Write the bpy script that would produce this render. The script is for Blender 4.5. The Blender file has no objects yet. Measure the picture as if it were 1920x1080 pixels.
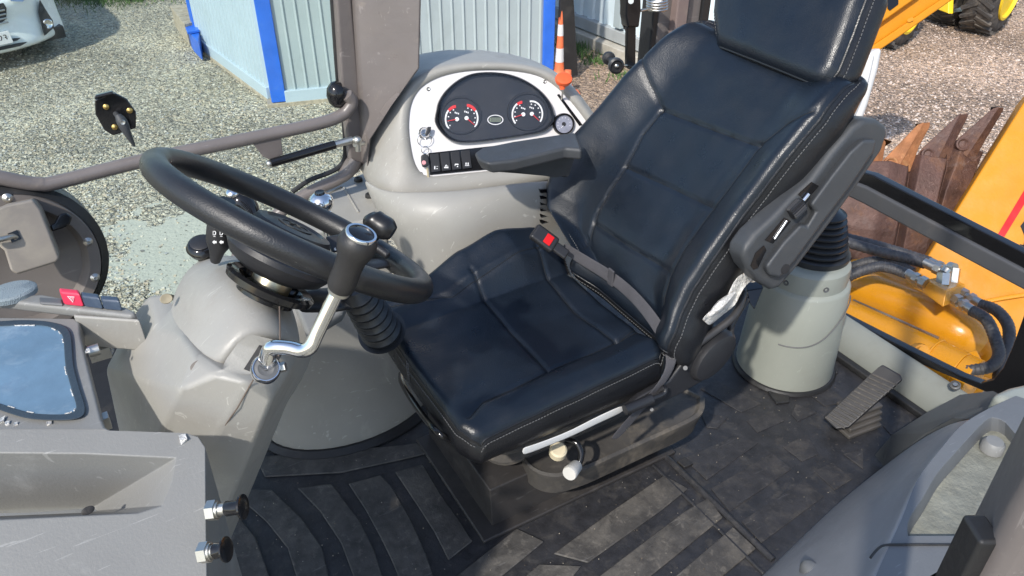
import bpy, bmesh, math, random
from mathutils import Vector, Matrix, noise
import numpy as np
random.seed(7)
sc = bpy.context.scene
# ---------------------------------------------------------------- camera, sky, sun, exposure
CAMH = 1.6; PITCH = math.radians(34.5); YAW = math.radians(30); FPX = 1500.0
cd = bpy.data.cameras.new('camera'); cam = bpy.data.objects.new('camera', cd); sc.collection.objects.link(cam)
cd.sensor_width = 36; cd.lens = 36*FPX/1920; cd.clip_start = .02; cd.clip_end = 500
cam.location = (0, 0, CAMH); cam.rotation_euler = (math.pi/2-PITCH, 0, -YAW); sc.camera = cam
SUN_EL, SUN_AZ = math.radians(44), math.radians(238)        # azimuth clockwise from +Y
w = bpy.data.worlds.new("World"); sc.world = w; w.use_nodes = True
nt = w.node_tree; bg = nt.nodes['Background']; sky = nt.nodes.new('ShaderNodeTexSky')
sky.sky_type = 'NISHITA'; sky.sun_disc = False; sky.sun_elevation = SUN_EL; sky.sun_rotation = SUN_AZ
nt.links.new(sky.outputs[0], bg.inputs[0]); bg.inputs[1].default_value = .15
sd = bpy.data.lights.new('sun', 'SUN'); so = bpy.data.objects.new('sun', sd); sc.collection.objects.link(so)
sd.energy = 2.6; sd.angle = math.radians(1.6); sd.color = (1, .95, .87)
sdir = Vector((math.sin(SUN_AZ)*math.cos(SUN_EL), math.cos(SUN_AZ)*math.cos(SUN_EL), math.sin(SUN_EL)))
so.rotation_euler = sdir.to_track_quat('Z', 'Y').to_euler()
sc.view_settings.view_transform = 'Standard'; sc.view_settings.look = 'None'
sc.view_settings.exposure = .7; sc.view_settings.gamma = 1
# ---------------------------------------------------------------- geometry helpers
FW = Vector((math.sin(YAW)*math.cos(PITCH), math.cos(YAW)*math.cos(PITCH), -math.sin(PITCH)))
RT = Vector((math.cos(YAW), -math.sin(YAW), 0)); UP = RT.cross(FW); CP = Vector((0, 0, CAMH))
def P(u, v, z=None, x=None, y=None, d=None, pl=None):
    """the point of the place seen at photo coordinate (u,v) and lying on a known plane or at a known depth"""
    D = FW+(u-960)/FPX*RT+(540-v)/FPX*UP
    if x is not None: d = x/D.x
    if y is not None: d = y/D.y
    if z is not None: d = (z-CAMH)/D.z
    if pl is not None: d = (pl[0]-CP).dot(pl[1])/D.dot(pl[1])
    return CP+D*d
G = -1.15
V = Vector
def tag(o, label=None, cat=None, group=None, kind=None):
    if label: o['label'] = label
    if cat: o['category'] = cat
    if group: o['group'] = group
    if kind: o['kind'] = kind
    return o
WL = {}
def thing(name, label, cat, loc, group=None):
    o = bpy.data.objects.new(name, None); sc.collection.objects.link(o); o.empty_display_size = .1
    o.location = loc; WL[o.name] = V(loc); return tag(o, label, cat, group)
SPLIT = {'screw', 'panel_screw', 'bolt', 'mat_clip', 'rivet', 'screw_hole', 'mount_clip', 'wall_screw', 'headrest_post', 'wire', 'glue_blob', 'rod_end', 'adjuster_screw', 'film_edge'}
def islands(bm):
    bm.verts.ensure_lookup_table(); seen = set(); out = []
    for v in bm.verts:
        if v.index in seen: continue
        st_, comp = [v], []; seen.add(v.index)
        while st_:
            q = st_.pop(); comp.append(q)
            for e in q.link_edges:
                w_ = e.other_vert(q)
                if w_.index not in seen: seen.add(w_.index); st_.append(w_)
        out.append(comp)
    return out
def obj(name, bm, m, parent=None, bevel=0, sub=0, smooth=True, seg=3, ang=35, solid=0, soff=-1, wn=True, label=None):
    bmesh.ops.recalc_face_normals(bm, faces=bm.faces[:])
    if name in SPLIT:
        bm.verts.index_update(); last = None
        for comp in islands(bm):
            nb = N(); mp = {v.index: nb.verts.new(v.co) for v in comp}
            for f in {f for v in comp for f in v.link_faces}: nb.faces.new([mp[v.index] for v in f.verts]).material_index = f.material_index
            bmesh.ops.recalc_face_normals(nb, faces=nb.faces[:]); last = obj_(name, nb, m, parent, bevel, sub, smooth, seg, ang, solid, soff, label)
        bm.free(); return last
    return obj_(name, bm, m, parent, bevel, sub, smooth, seg, ang, solid, soff, label)
def obj_(name, bm, m, parent=None, bevel=0, sub=0, smooth=True, seg=3, ang=35, solid=0, soff=-1, label=None):
    cs = [v.co for v in bm.verts]
    lo = V([min(c[i] for c in cs) for i in range(3)]); hi = V([max(c[i] for c in cs) for i in range(3)]); c = (lo+hi)/2
    bmesh.ops.translate(bm, verts=bm.verts[:], vec=-c)
    me = bpy.data.meshes.new(name); bm.to_mesh(me); bm.free()
    for mm in (m if isinstance(m, (list, tuple)) else [m]): me.materials.append(mm)
    o = bpy.data.objects.new(name, me); sc.collection.objects.link(o); WL[o.name] = c
    if parent: o.parent = parent; o.location = c-WL[parent.name]
    else: o.location = c
    if solid:
        s = o.modifiers.new('s', 'SOLIDIFY'); s.thickness = solid; s.offset = soff
    if bevel:
        b = o.modifiers.new('b', 'BEVEL'); b.width = bevel; b.segments = seg; b.limit_method = 'ANGLE'; b.angle_limit = math.radians(ang)
    if sub:
        s = o.modifiers.new('u', 'SUBSURF'); s.levels = s.render_levels = sub
    if smooth:
        for p in me.polygons: p.use_smooth = True
        if not sub:
            if bevel: 
                n = o.modifiers.new('w', 'WEIGHTED_NORMAL'); n.keep_sharp = True
            else: me.set_sharp_from_angle(angle=math.radians(40))
    if label: o['label'] = label
    return o
def N(): return bmesh.new()
def face(bm, pts, mi=0):
    f = bm.faces.new([bm.verts.new(p) for p in pts]); f.material_index = mi; return f
def prism(bm, pts, vec, mi=0):
    """closed prism: polygon pts (3-D) swept by vec"""
    vec = V(vec); a = [bm.verts.new(p) for p in pts]; b = [bm.verts.new(V(p)+vec) for p in pts]; n = len(pts)
    fs = [bm.faces.new(a[::-1]), bm.faces.new(b)]
    for i in range(n): fs.append(bm.faces.new([a[i], a[(i+1) % n], b[(i+1) % n], b[i]]))
    for f in fs: f.material_index = mi
    return bm
def hull2(bm, top, bot, mi=0):
    a = [bm.verts.new(p) for p in top]; b = [bm.verts.new(p) for p in bot]; n = len(top)
    fs = [bm.faces.new(a), bm.faces.new(b[::-1])]
    for i in range(n): fs.append(bm.faces.new([a[i], a[(i+1) % n], b[(i+1) % n], b[i]]))
    for f in fs: f.material_index = mi
    return bm
def box(bm, c, s, rz=0, M=None, mi=0):
    s = V(s)/2; R = Matrix.Rotation(rz, 3, 'Z') if M is None else M
    vs = [bm.verts.new(V(c)+R@V((x*s.x, y*s.y, z*s.z))) for x in (-1, 1) for y in (-1, 1) for z in (-1, 1)]
    for q in ((0, 1, 3, 2), (4, 6, 7, 5), (0, 4, 5, 1), (2, 3, 7, 6), (0, 2, 6, 4), (1, 5, 7, 3)):
        f = bm.faces.new([vs[i] for i in q]); f.material_index = mi
    return bm
def frame(t, hint=None):
    t = V(t).normalized(); h = V(hint) if hint else (V((0, 0, 1)) if abs(t.z) < .9 else V((1, 0, 0)))
    a = h.cross(t).normalized(); return a, t.cross(a)
def smooth_path(pts, k=6):
    pts = [V(p) for p in pts]; out = []
    for i in range(len(pts)-1):
        p0 = pts[max(i-1, 0)]; p1 = pts[i]; p2 = pts[i+1]; p3 = pts[min(i+2, len(pts)-1)]
        for j in range(k):
            t = j/k
            out.append(.5*((2*p1)+(p2-p0)*t+(2*p0-5*p1+4*p2-p3)*t*t+(3*p1-p0-3*p2+p3)*t**3))
    out.append(pts[-1]); return out
def tube(bm, pts, r, n=12, cap=True, sm=0, mi=0, flat=1.0, hint=None, closed=False):
    pts = [V(p) for p in pts]
    if sm: 
        if isinstance(r, (list, tuple)):
            rr = smooth_path([V((x, 0, 0)) for x in r], sm); r = [max(1e-4, q.x) for q in rr]
        pts = smooth_path(pts, sm)
    m = len(pts); rs = r if isinstance(r, (list, tuple)) else [r]*m
    rings = []; a = None
    for i, p in enumerate(pts):
        if closed: t = pts[(i+1) % m]-pts[i-1]
        else: t = pts[min(i+1, m-1)]-pts[max(i-1, 0)]
        t.normalize()
        if a is None: a, b = frame(t, hint)
        else:
            a = (a-t*a.dot(t)).normalized(); b = t.cross(a)
        rings.append([bm.verts.new(p+(a*math.cos(q)+b*math.sin(q)*flat)*rs[i]) for q in [2*math.pi*k/n for k in range(n)]])
    for i in range(m if closed else m-1):
        A, B = rings[i], rings[(i+1) % m]
        for k in range(n):
            f = bm.faces.new([A[k], A[(k+1) % n], B[(k+1) % n], B[k]]); f.material_index = mi
    if cap and not closed:
        bm.faces.new(rings[0][::-1]).material_index = mi; bm.faces.new(rings[-1]).material_index = mi
    return bm
def cyl(bm, p, q, r, r2=None, n=20, mi=0): return tube(bm, [p, q], [r, r if r2 is None else r2], n, mi=mi)
def lathe(bm, o, ax, prof, n=32, mi=0, sx=1.0, hint=None):
    """prof: (radius, height along ax)"""
    ax = V(ax).normalized(); a, b = frame(ax, hint); o = V(o); rings = []
    for r, h in prof:
        rings.append([bm.verts.new(o+ax*h+(a*math.cos(q)*sx+b*math.sin(q))*max(r, 1e-4)) for q in [2*math.pi*k/n for k in range(n)]])
    for A, B in zip(rings, rings[1:]):
        for k in range(n): bm.faces.new([A[k], A[(k+1) % n], B[(k+1) % n], B[k]]).material_index = mi
    bm.faces.new(rings[0][::-1]).material_index = mi; bm.faces.new(rings[-1]).material_index = mi
    return bm
def ball(bm, c, r, mi=0, s=(1, 1, 1), n=16):
    return lathe(bm, c, (0, 0, 1), [(r*math.sin(math.pi*k/n)*s[0], -r*math.cos(math.pi*k/n)*s[2]) for k in range(n+1)], 2*n, mi)
def loftrings(bm, rings, cap=(True, True), mi=0):
    R = [[bm.verts.new(p) for p in r] for r in rings]; n = len(R[0])
    for A, B in zip(R, R[1:]):
        for k in range(n): bm.faces.new([A[k], A[(k+1) % n], B[(k+1) % n], B[k]]).material_index = mi
    if cap[0]: bm.faces.new(R[0][::-1]).material_index = mi
    if cap[1]: bm.faces.new(R[-1]).material_index = mi
    return bm
def sheet(bm, rows, mi=0):
    R = [[bm.verts.new(p) for p in r] for r in rows]
    for A, B in zip(R, R[1:]):
        for k in range(len(A)-1): bm.faces.new([A[k], A[k+1], B[k+1], B[k]]).material_index = mi
    return bm
class PL:
    """a flat panel of the place: origin and normal; px() finds the spot of the panel seen at a photo coordinate"""
    def __init__(s, o, n, up=(0, 0, 1)):
        s.o = V(o); s.n = V(n).normalized(); s.u = V(up).cross(s.n).normalized(); s.v = s.n.cross(s.u)
    def px(s, u, v, h=0): return P(u, v, pl=(s.o+s.n*h, s.n))
    def uv(s, p): return ((p-s.o).dot(s.u), (p-s.o).dot(s.v))
    def at(s, a, b, h=0): return s.o+s.u*a+s.v*b+s.n*h
def text(name, s, pl, u, v, size, m, parent, h=.001, rot=0):
    """flat lettering on a panel"""
    cu = bpy.data.curves.new(name, 'FONT'); cu.body = s; cu.size = size; cu.align_x = 'CENTER'; cu.align_y = 'CENTER'; cu.extrude = .0002
    t = bpy.data.objects.new('t', cu); sc.collection.objects.link(t); dg = bpy.context.evaluated_depsgraph_get()
    me = bpy.data.meshes.new_from_object(t.evaluated_get(dg)); bpy.data.objects.remove(t)
    c = pl.px(u, v, h); c_, s_ = math.cos(rot), math.sin(rot)
    a = pl.u*c_+pl.v*s_; b = pl.v*c_-pl.u*s_
    bm = N(); bm.from_mesh(me)
    for q in bm.verts: q.co = c+a*q.co.x+b*q.co.y+pl.n*q.co.z
    return obj_(name, bm, m, parent, smooth=False)
# ---------------------------------------------------------------- materials
def mat(name, col, rough=.5, metal=0, var=.12, vs=6, dirt=None, bump=None, bump2=None, spec=.5, coat=0, scr=0, rvar=.1, edge=None):
    m = bpy.data.materials.new(name); m.use_nodes = True; t = m.node_tree; n = t.nodes; L = t.links
    b = n['Principled BSDF']; b.inputs['Metallic'].default_value = metal; b.inputs['Specular IOR Level'].default_value = spec
    b.inputs['Coat Weight'].default_value = coat; b.inputs['Coat Roughness'].default_value = .15
    tc = n.new('ShaderNodeTexCoord'); co = tc.outputs['Object']
    def nz(scale, det=5, rg=.55, off=0, warp=0):
        x = n.new('ShaderNodeTexNoise'); x.inputs['Scale'].default_value = scale; x.inputs['Detail'].default_value = det
        x.inputs['Roughness'].default_value = rg; x.inputs['Distortion'].default_value = warp
        if off:
            a = n.new('ShaderNodeVectorMath'); a.operation = 'ADD'; a.inputs[1].default_value = (off, off*.7, off*1.3)
            L.new(co, a.inputs[0]); L.new(a.outputs[0], x.inputs['Vector'])
        else: L.new(co, x.inputs['Vector'])
        return x.outputs['Fac']
    def ramp(src, lo, hi, a=0, c=1):
        r = n.new('ShaderNodeMapRange'); r.inputs['From Min'].default_value = lo; r.inputs['From Max'].default_value = hi
        r.inputs['To Min'].default_value = a; r.inputs['To Max'].default_value = c; L.new(src, r.inputs['Value']); return r.outputs[0]
    def mix(f, a, c):
        x = n.new('ShaderNodeMix'); x.data_type = 'RGBA'
        for s, q in ((x.inputs[0], f), (x.inputs[6], a), (x.inputs[7], c)):
            if hasattr(q, 'is_output'): L.new(q, s)
            else: s.default_value = q if not isinstance(q, tuple) else (*q, 1)
        return x.outputs[2]
    lo = tuple(c*(1-var) for c in col); hi = tuple(min(1, c*(1+var)) for c in col)
    c = mix(ramp(nz(vs), .3, .7), lo, hi)
    rr = ramp(nz(vs*2.3, off=3), .3, .7, rough-rvar, rough+rvar)
    if dirt:
        for k, (dc, amt, ds, th) in enumerate(dirt if isinstance(dirt, list) else [dirt]):
            f = ramp(nz(ds, 9, .68, off=11+7*k, warp=.4), th, th+.18, 0, amt)
            c = mix(f, c, dc)
            x = n.new('ShaderNodeMath'); x.operation = 'MULTIPLY_ADD'; L.new(f, x.inputs[0]); x.inputs[1].default_value = .3; L.new(rr, x.inputs[2]); rr = x.outputs[0]
    if scr:
        mp = n.new('ShaderNodeMapping'); mp.inputs['Scale'].default_value = (3, 40, 9); mp.inputs['Rotation'].default_value = (.5, .8, .6)
        L.new(co, mp.inputs[0]); x = n.new('ShaderNodeTexNoise'); x.inputs['Scale'].default_value = 5; x.inputs['Detail'].default_value = 6
        x.inputs['Distortion'].default_value = 1; L.new(mp.outputs[0], x.inputs['Vector'])
        c = mix(ramp(x.outputs['Fac'], .66, .70, 0, scr), c, tuple(min(1, q*1.9+.05) for q in col))
    if edge:
        ge = n.new('ShaderNodeNewGeometry'); e_ = ramp(ge.outputs['Pointiness'], .51, .56, 0, edge[1]); mm_ = n.new('ShaderNodeMath'); mm_.operation = 'MULTIPLY'; L.new(e_, mm_.inputs[0]); L.new(ramp(nz(40, 4, .6, off=9), .35, .6, .2, 1), mm_.inputs[1]); c = mix(mm_.outputs[0], c, edge[0])
    L.new(c, b.inputs['Base Color']); L.new(rr, b.inputs['Roughness'])
    prev = None
    for bp in (bump, bump2):
        if not bp: continue
        kind, s, st = bp
        if kind == 'v':
            x = n.new('ShaderNodeTexVoronoi'); x.inputs['Scale'].default_value = s; L.new(co, x.inputs['Vector']); src = x.outputs['Distance']
        else: src = nz(s, 6, .6, off=5)
        q = n.new('ShaderNodeBump'); q.inputs['Strength'].default_value = 1; q.inputs['Distance'].default_value = st; L.new(src, q.inputs['Height'])
        if prev: L.new(prev, q.inputs['Normal'])
        prev = q.outputs[0]
    if prev: L.new(prev, b.inputs['Normal'])
    return m
DUST = (.33, .29, .23)
M = {}
M['dusty'] = mat('dusty_black_metal', (.06, .055, .05), .6, var=.2, dirt=[((.22, .185, .14), .7, 6, .47), ((.12, .105, .085), .5, 25, .53)], bump=('n', 90, .001))
M['plastic'] = mat('grey_beige_plastic', (.305, .295, .268), .46, var=.07, vs=5, dirt=[((.22, .20, .17), .45, 4, .55), ((.5, .48, .43), .35, 9, .58)], bump=('n', 260, .0004), scr=.35)
M['plastic_b'] = mat('cool_grey_plastic', (.205, .203, .192), .46, var=.07, vs=5, dirt=[((.2, .19, .17), .4, 4, .56), ((.45, .45, .43), .35, 9, .6)], bump=('n', 260, .0004), scr=.3)
M['plastic_g'] = mat('green_grey_plastic', (.28, .295, .26), .45, var=.05, vs=4, dirt=((.24, .235, .2), .35, 5, .56), bump=('n', 300, .0003), scr=.15)
M['plastic_d'] = mat('dark_grey_plastic', (.095, .097, .10), .45, var=.1, dirt=((.2, .18, .16), .3, 6, .56), bump=('n', 300, .0003))
M['leather'] = mat('black_leather', (.006, .0095, .0155), .35, var=.2, vs=7, dirt=((.032, .031, .031), .3, 5, .6), bump=('v', 420, .00028), bump2=('n', 6, .002), spec=.5)
M['leather_s'] = mat('black_leather_side', (.010, .0105, .0125), .36, var=.2, vs=7, dirt=((.04, .037, .034), .35, 6, .58), bump=('v', 380, .0003), bump2=('n', 12, .003), spec=.45)
M['thread'] = mat('grey_thread', (.10, .10, .10), .8)
M['rubber'] = mat('black_rubber', (.016, .016, .017), .5, dirt=((.07, .063, .055), .4, 8, .55), bump=('n', 90, .0008))
M['blackp'] = mat('black_plastic', (.018, .018, .02), .42, dirt=((.07, .063, .055), .35, 9, .57), bump=('n', 500, .0003))
M['gloss'] = mat('gloss_black', (.01, .01, .011), .12, rvar=.05)
M['armp'] = mat('armrest_plastic', (.045, .048, .052), .5, var=.2, dirt=((.09, .085, .08), .35, 9, .56), bump=('n', 650, .0006))
M['cheek'] = mat('console_cheek_plastic', (.30, .30, .31), .4, var=.06, vs=5, dirt=[((.2, .2, .2), .4, 4, .55), ((.45, .45, .45), .3, 9, .6)], bump=('n', 260, .0004), scr=.35)
M['sillp'] = mat('sill_plastic', (.20, .21, .19), .45, var=.06, dirt=((.14, .13, .11), .4, 7, .56), bump=('n', 300, .0003))
M['plastic_c'] = mat('slate_grey_plastic', (.13, .135, .14), .42, var=.08, vs=5, dirt=[((.11, .11, .11), .4, 4, .55), ((.3, .3, .3), .35, 9, .6)], bump=('n', 260, .0004), scr=.3)
M['plastic_d2'] = mat('dark_cover_plastic', (.075, .08, .085), .38, dirt=((.14, .13, .12), .3, 7, .57), bump=('n', 260, .0004))
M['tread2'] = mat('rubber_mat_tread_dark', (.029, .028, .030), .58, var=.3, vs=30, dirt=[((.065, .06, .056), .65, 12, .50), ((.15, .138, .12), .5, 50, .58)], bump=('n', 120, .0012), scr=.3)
M['mat'] = mat('rubber_mat', (.025, .025, .028), .5, var=.3, vs=25, dirt=[((.075, .068, .06), .6, 17, .53), ((.19, .17, .14), .6, 75, .61)], bump=('n', 60, .002))
M['tread'] = mat('rubber_mat_tread', (.056, .052, .048), .62, var=.3, vs=30, dirt=[((.125, .113, .098), .7, 11, .47), ((.20, .18, .155), .6, 48, .55)], bump=('n', 120, .0012), scr=.45)
M['cabpaint'] = mat('brown_grey_paint', (.155, .136, .128), .36, var=.1, dirt=[((.3, .25, .2), .5, 14, .6), ((.09, .08, .075), .4, 5, .55)], scr=.3, bump=('n', 30, .0008))
M['frameb'] = mat('black_frame_paint', (.03, .029, .03), .5, dirt=((.1, .09, .08), .35, 8, .56))
M['chrome'] = mat('chrome', (.75, .75, .75), .12, 1, rvar=.06, dirt=((.3, .28, .25), .35, 40, .6))
M['steel'] = mat('zinc_steel', (.55, .54, .5), .35, 1, dirt=((.25, .22, .16), .5, 50, .55))
M['alu'] = mat('white_sheet_panel', (.68, .66, .65), .4, var=.04, dirt=((.5, .46, .4), .4, 18, .58))
M['yellow'] = mat('machine_yellow', (.58, .225, .006), .55, var=.07, dirt=((.42, .22, .05), .4, 6, .56), bump=('n', 20, .002), spec=.35)
M['yellow2'] = mat('oily_yellow', (.66, .28, .010), .30, var=.05, vs=4, dirt=[((.42, .22, .05), .5, 8, .60), ((.8, .62, .3), .6, 60, .68)], bump=('n', 40, .0005), coat=.4)
M['lemon'] = mat('dumper_yellow', (.85, .56, .02), .45, var=.06, dirt=((.45, .33, .12), .5, 4, .58))
M['red'] = mat('red_plastic', (.6, .008, .012), .6, var=.08, spec=.3)
M['pink'] = mat('hazard_red', (.62, .03, .075), .4, var=.1, dirt=((.7, .35, .38), .35, 30, .6))
M['orange'] = mat('orange_plastic', (.80, .12, .035), .42, var=.08)
M['cone'] = mat('cone_orange', (.72, .16, .06), .55, var=.1, dirt=((.35, .18, .1), .5, 9, .56))
M['white'] = mat('white_paint', (.62, .62, .61), .45, var=.03)
M['carw'] = mat('white_car_paint', (.80, .83, .81), .22, var=.02, coat=.6)
M['blue'] = mat('blue_trim_paint', (.025, .14, .62), .4, var=.1, dirt=((.12, .25, .55), .4, 12, .58))
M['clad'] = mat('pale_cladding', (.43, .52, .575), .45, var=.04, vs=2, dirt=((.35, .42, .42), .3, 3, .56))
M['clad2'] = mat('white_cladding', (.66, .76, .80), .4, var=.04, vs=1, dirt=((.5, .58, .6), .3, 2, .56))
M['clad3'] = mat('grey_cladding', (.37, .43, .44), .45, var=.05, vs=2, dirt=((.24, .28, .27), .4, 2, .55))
M['wood'] = mat('weathered_wood', (.38, .33, .25), .8, var=.25, vs=20, bump=('n', 30, .004))
M['rust'] = mat('rusty_steel', (.105, .056, .044), .6, .25, var=.35, vs=9, dirt=[((.24, .115, .055), .6, 9, .52), ((.22, .17, .155), .6, 14, .58), ((.06, .04, .038), .7, 5, .57)], bump=('n', 70, .004), scr=.5)
M['rust2'] = mat('bright_rusty_steel', (.36, .15, .06), .7, .2, var=.4, vs=12, dirt=[((.55, .30, .13), .7, 16, .52), ((.14, .07, .05), .8, 9, .56)], bump=('n', 60, .004), scr=.4)
M['tyre'] = mat('dusty_tyre', (.05, .045, .042), .8, var=.2, dirt=((.19, .16, .13), .8, 4, .45), bump=('n', 40, .006))
M['hose'] = mat('hydraulic_hose', (.05, .05, .055), .5, var=.3, vs=40, dirt=((.13, .12, .12), .5, 30, .52), bump=('n', 150, .001))
M['belt'] = mat('seat_belt_webbing', (.06, .058, .064), .75, var=.15, vs=20, bump=('v', 900, .0006))
M['beige'] = mat('dusty_bellows', (.07, .064, .058), .55, var=.25, dirt=[((.26, .215, .16), .7, 5, .52)], bump=('n', 60, .001))
M['plinth'] = mat('black_seat_plinth', (.035, .032, .031), .5, var=.2, dirt=[((.10, .09, .08), .5, 9, .55)], scr=.35, bump=('n', 160, .0006))
M['darkgrille'] = mat('dark_grille', (.02, .022, .025), .5)
M['needle'] = mat('needle_red', (.75, .03, .03), .5)
M['ink'] = mat('white_marking', (.8, .8, .8), .6, var=.02)
M['lcd'] = mat('lcd_green', (.24, .28, .20), .4)
M['film'] = mat('foil_film', (.72, .70, .66), .25, .3, bump=('n', 90, .01))
M['whitep'] = mat('white_knob', (.52, .51, .48), .45, dirt=((.5, .46, .4), .4, 40, .58))
M['face'] = mat('dial_face', (.022, .022, .025), .45, var=.2, dirt=((.06, .058, .06), .4, 30, .55))
M['green'] = mat('grass_green', (.07, .14, .035), .8, var=.4)
M['bootp'] = mat('boot_rubber', (.02, .021, .023), .38, dirt=((.06, .06, .06), .4, 12, .57))
def glassmat(name, tint, gl=.08):
    m = bpy.data.materials.new(name); m.use_nodes = True; t = m.node_tree; n = t.nodes; L = t.links
    n.remove(n['Principled BSDF']); tr = n.new('ShaderNodeBsdfTransparent'); tr.inputs[0].default_value = (*tint, 1)
    g = n.new('ShaderNodeBsdfGlossy'); g.inputs['Roughness'].default_value = .03; g.inputs[0].default_value = (.9, .9, .9, 1)
    lw = n.new('ShaderNodeLayerWeight'); lw.inputs[0].default_value = .5; pw = n.new('ShaderNodeMath'); pw.operation = 'POWER'; pw.inputs[1].default_value = 4; L.new(lw.outputs['Facing'], pw.inputs[0])
    f = n.new('ShaderNodeMath'); f.operation = 'MULTIPLY_ADD'; f.inputs[1].default_value = .6; f.inputs[2].default_value = .02; L.new(pw.outputs[0], f.inputs[0]); x = n.new('ShaderNodeMixShader')
    L.new(f.outputs[0], x.inputs[0]); L.new(tr.outputs[0], x.inputs[1]); L.new(g.outputs[0], x.inputs[2])
    L.new(x.outputs[0], n['Material Output'].inputs[0]); return m
M['glass'] = glassmat('tinted_glass', (.93, .975, .955)); M['glassc'] = glassmat('clear_glass', (.985, .985, .985))
def sky_reflection_mat():
    m = mat('painted_sky_reflection', (.12, .20, .28), .42, var=.18, vs=12, dirt=[((.34, .42, .48), .5, 9, .52), ((.10, .13, .2), .4, 22, .6), ((.6, .62, .62), .5, 90, .7)], bump=('n', 12, .002)); return m  # blue and pale blotches paint the reflected sky into the base colour
M['sky_reflection'] = sky_reflection_mat()
M['panelmud'] = mat('dirt_film', (.20, .20, .165), .7, var=.25, vs=14, dirt=[((.32, .31, .24), .6, 16, .53), ((.10, .10, .085), .7, 22, .56), ((.42, .42, .36), .4, 60, .64)], bump=('n', 45, .006))
# ================================================================ GROUND
def gravel_mat():
    m = bpy.data.materials.new('gravel'); m.use_nodes = True; t = m.node_tree; n = t.nodes; L = t.links; b = n['Principled BSDF']
    tc = n.new('ShaderNodeTexCoord'); co = tc.outputs['Object']
    def vor(s, ex=False):
        x = n.new('ShaderNodeTexVoronoi'); x.inputs['Scale'].default_value = s; L.new(wv, x.inputs['Vector']); return x
    nw = n.new('ShaderNodeTexNoise'); nw.inputs['Scale'].default_value = 14; L.new(co, nw.inputs['Vector'])
    ad = n.new('ShaderNodeVectorMath'); ad.operation = 'MULTIPLY_ADD'; ad.inputs[1].default_value = (.05, .05, .05)
    L.new(nw.outputs['Color'], ad.inputs[0]); L.new(co, ad.inputs[2]); wv = ad.outputs[0]
    v = vor(29); v2 = vor(66)
    r = n.new('ShaderNodeValToRGB'); e = r.color_ramp.elements; e[0].position = 0; e[0].color = (.22, .20, .17, 1); e[1].position = 1; e[1].color = (.86, .81, .70, 1)
    for p_, c in ((.25, (.40, .375, .335)), (.5, (.60, .55, .45)), (.75, (.52, .44, .32))):
        q = e.new(p_); q.color = (*c, 1)
    sx = n.new('ShaderNodeSeparateColor'); L.new(v.outputs['Color'], sx.inputs[0]); L.new(sx.outputs[0], r.inputs[0])
    s2 = n.new('ShaderNodeSeparateColor'); L.new(v2.outputs['Color'], s2.inputs[0])
    r2 = n.new('ShaderNodeValToRGB'); e = r2.color_ramp.elements; e[0].color = (.20, .185, .165, 1); e[1].color = (.70, .65, .56, 1); L.new(s2.outputs[1], r2.inputs[0])
    mx = n.new('ShaderNodeMix'); mx.data_type = 'RGBA'; mr = n.new('ShaderNodeMapRange'); mr.inputs['From Min'].default_value = .45; mr.inputs['From Max'].default_value = .5
    L.new(s2.outputs[0], mr.inputs['Value']); L.new(mr.outputs[0], mx.inputs[0]); L.new(r.outputs[0], mx.inputs[6]); L.new(r2.outputs[0], mx.inputs[7])
    # broad tone: greyer beside the hut, pinker behind the machine
    g = n.new('ShaderNodeTexNoise'); g.inputs['Scale'].default_value = .6; g.inputs['Detail'].default_value = 6; L.new(co, g.inputs['Vector'])
    sp = n.new('ShaderNodeSeparateXYZ'); L.new(co, sp.inputs[0])
    wr = n.new('ShaderNodeMapRange'); wr.inputs['From Min'].default_value = 2.2; wr.inputs['From Max'].default_value = 4.5; L.new(sp.outputs[0], wr.inputs['Value'])
    tint = n.new('ShaderNodeMix'); tint.data_type = 'RGBA'; tint.inputs[6].default_value = (.97, .97, .88, 1); tint.inputs[7].default_value = (1.12, .87, .73, 1); L.new(wr.outputs[0], tint.inputs[0])
    m1 = n.new('ShaderNodeMix'); m1.data_type = 'RGBA'; m1.blend_type = 'MULTIPLY'; m1.inputs[0].default_value = 1; L.new(mx.outputs[2], m1.inputs[6]); L.new(tint.outputs[2], m1.inputs[7])
    gr = n.new('ShaderNodeMapRange'); gr.inputs['From Min'].default_value = .35; gr.inputs['From Max'].default_value = .65; gr.inputs['To Min'].default_value = .62; gr.inputs['To Max'].default_value = 1.15; L.new(g.outputs[0], gr.inputs['Value'])
    m2 = n.new('ShaderNodeVectorMath'); m2.operation = 'SCALE'; L.new(m1.outputs[2], m2.inputs[0]); L.new(gr.outputs[0], m2.inputs['Scale'])
    # pale greenish patch with ragged edges over the stones beside the machine
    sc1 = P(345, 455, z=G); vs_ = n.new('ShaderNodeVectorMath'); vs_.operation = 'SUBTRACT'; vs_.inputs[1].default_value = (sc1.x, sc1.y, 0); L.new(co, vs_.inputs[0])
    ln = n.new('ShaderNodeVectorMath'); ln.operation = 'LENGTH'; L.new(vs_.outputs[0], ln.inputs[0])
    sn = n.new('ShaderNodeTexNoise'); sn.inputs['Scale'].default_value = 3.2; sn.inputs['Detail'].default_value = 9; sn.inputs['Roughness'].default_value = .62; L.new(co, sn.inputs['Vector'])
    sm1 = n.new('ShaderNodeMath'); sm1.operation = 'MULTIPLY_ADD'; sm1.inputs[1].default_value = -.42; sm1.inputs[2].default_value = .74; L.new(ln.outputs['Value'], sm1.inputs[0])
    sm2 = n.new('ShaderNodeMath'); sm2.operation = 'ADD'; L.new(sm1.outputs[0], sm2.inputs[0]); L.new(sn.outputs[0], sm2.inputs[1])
    sm3 = n.new('ShaderNodeMapRange'); sm3.inputs['From Min'].default_value = 1.0; sm3.inputs['From Max'].default_value = 1.02; L.new(sm2.outputs[0], sm3.inputs['Value'])
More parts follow.
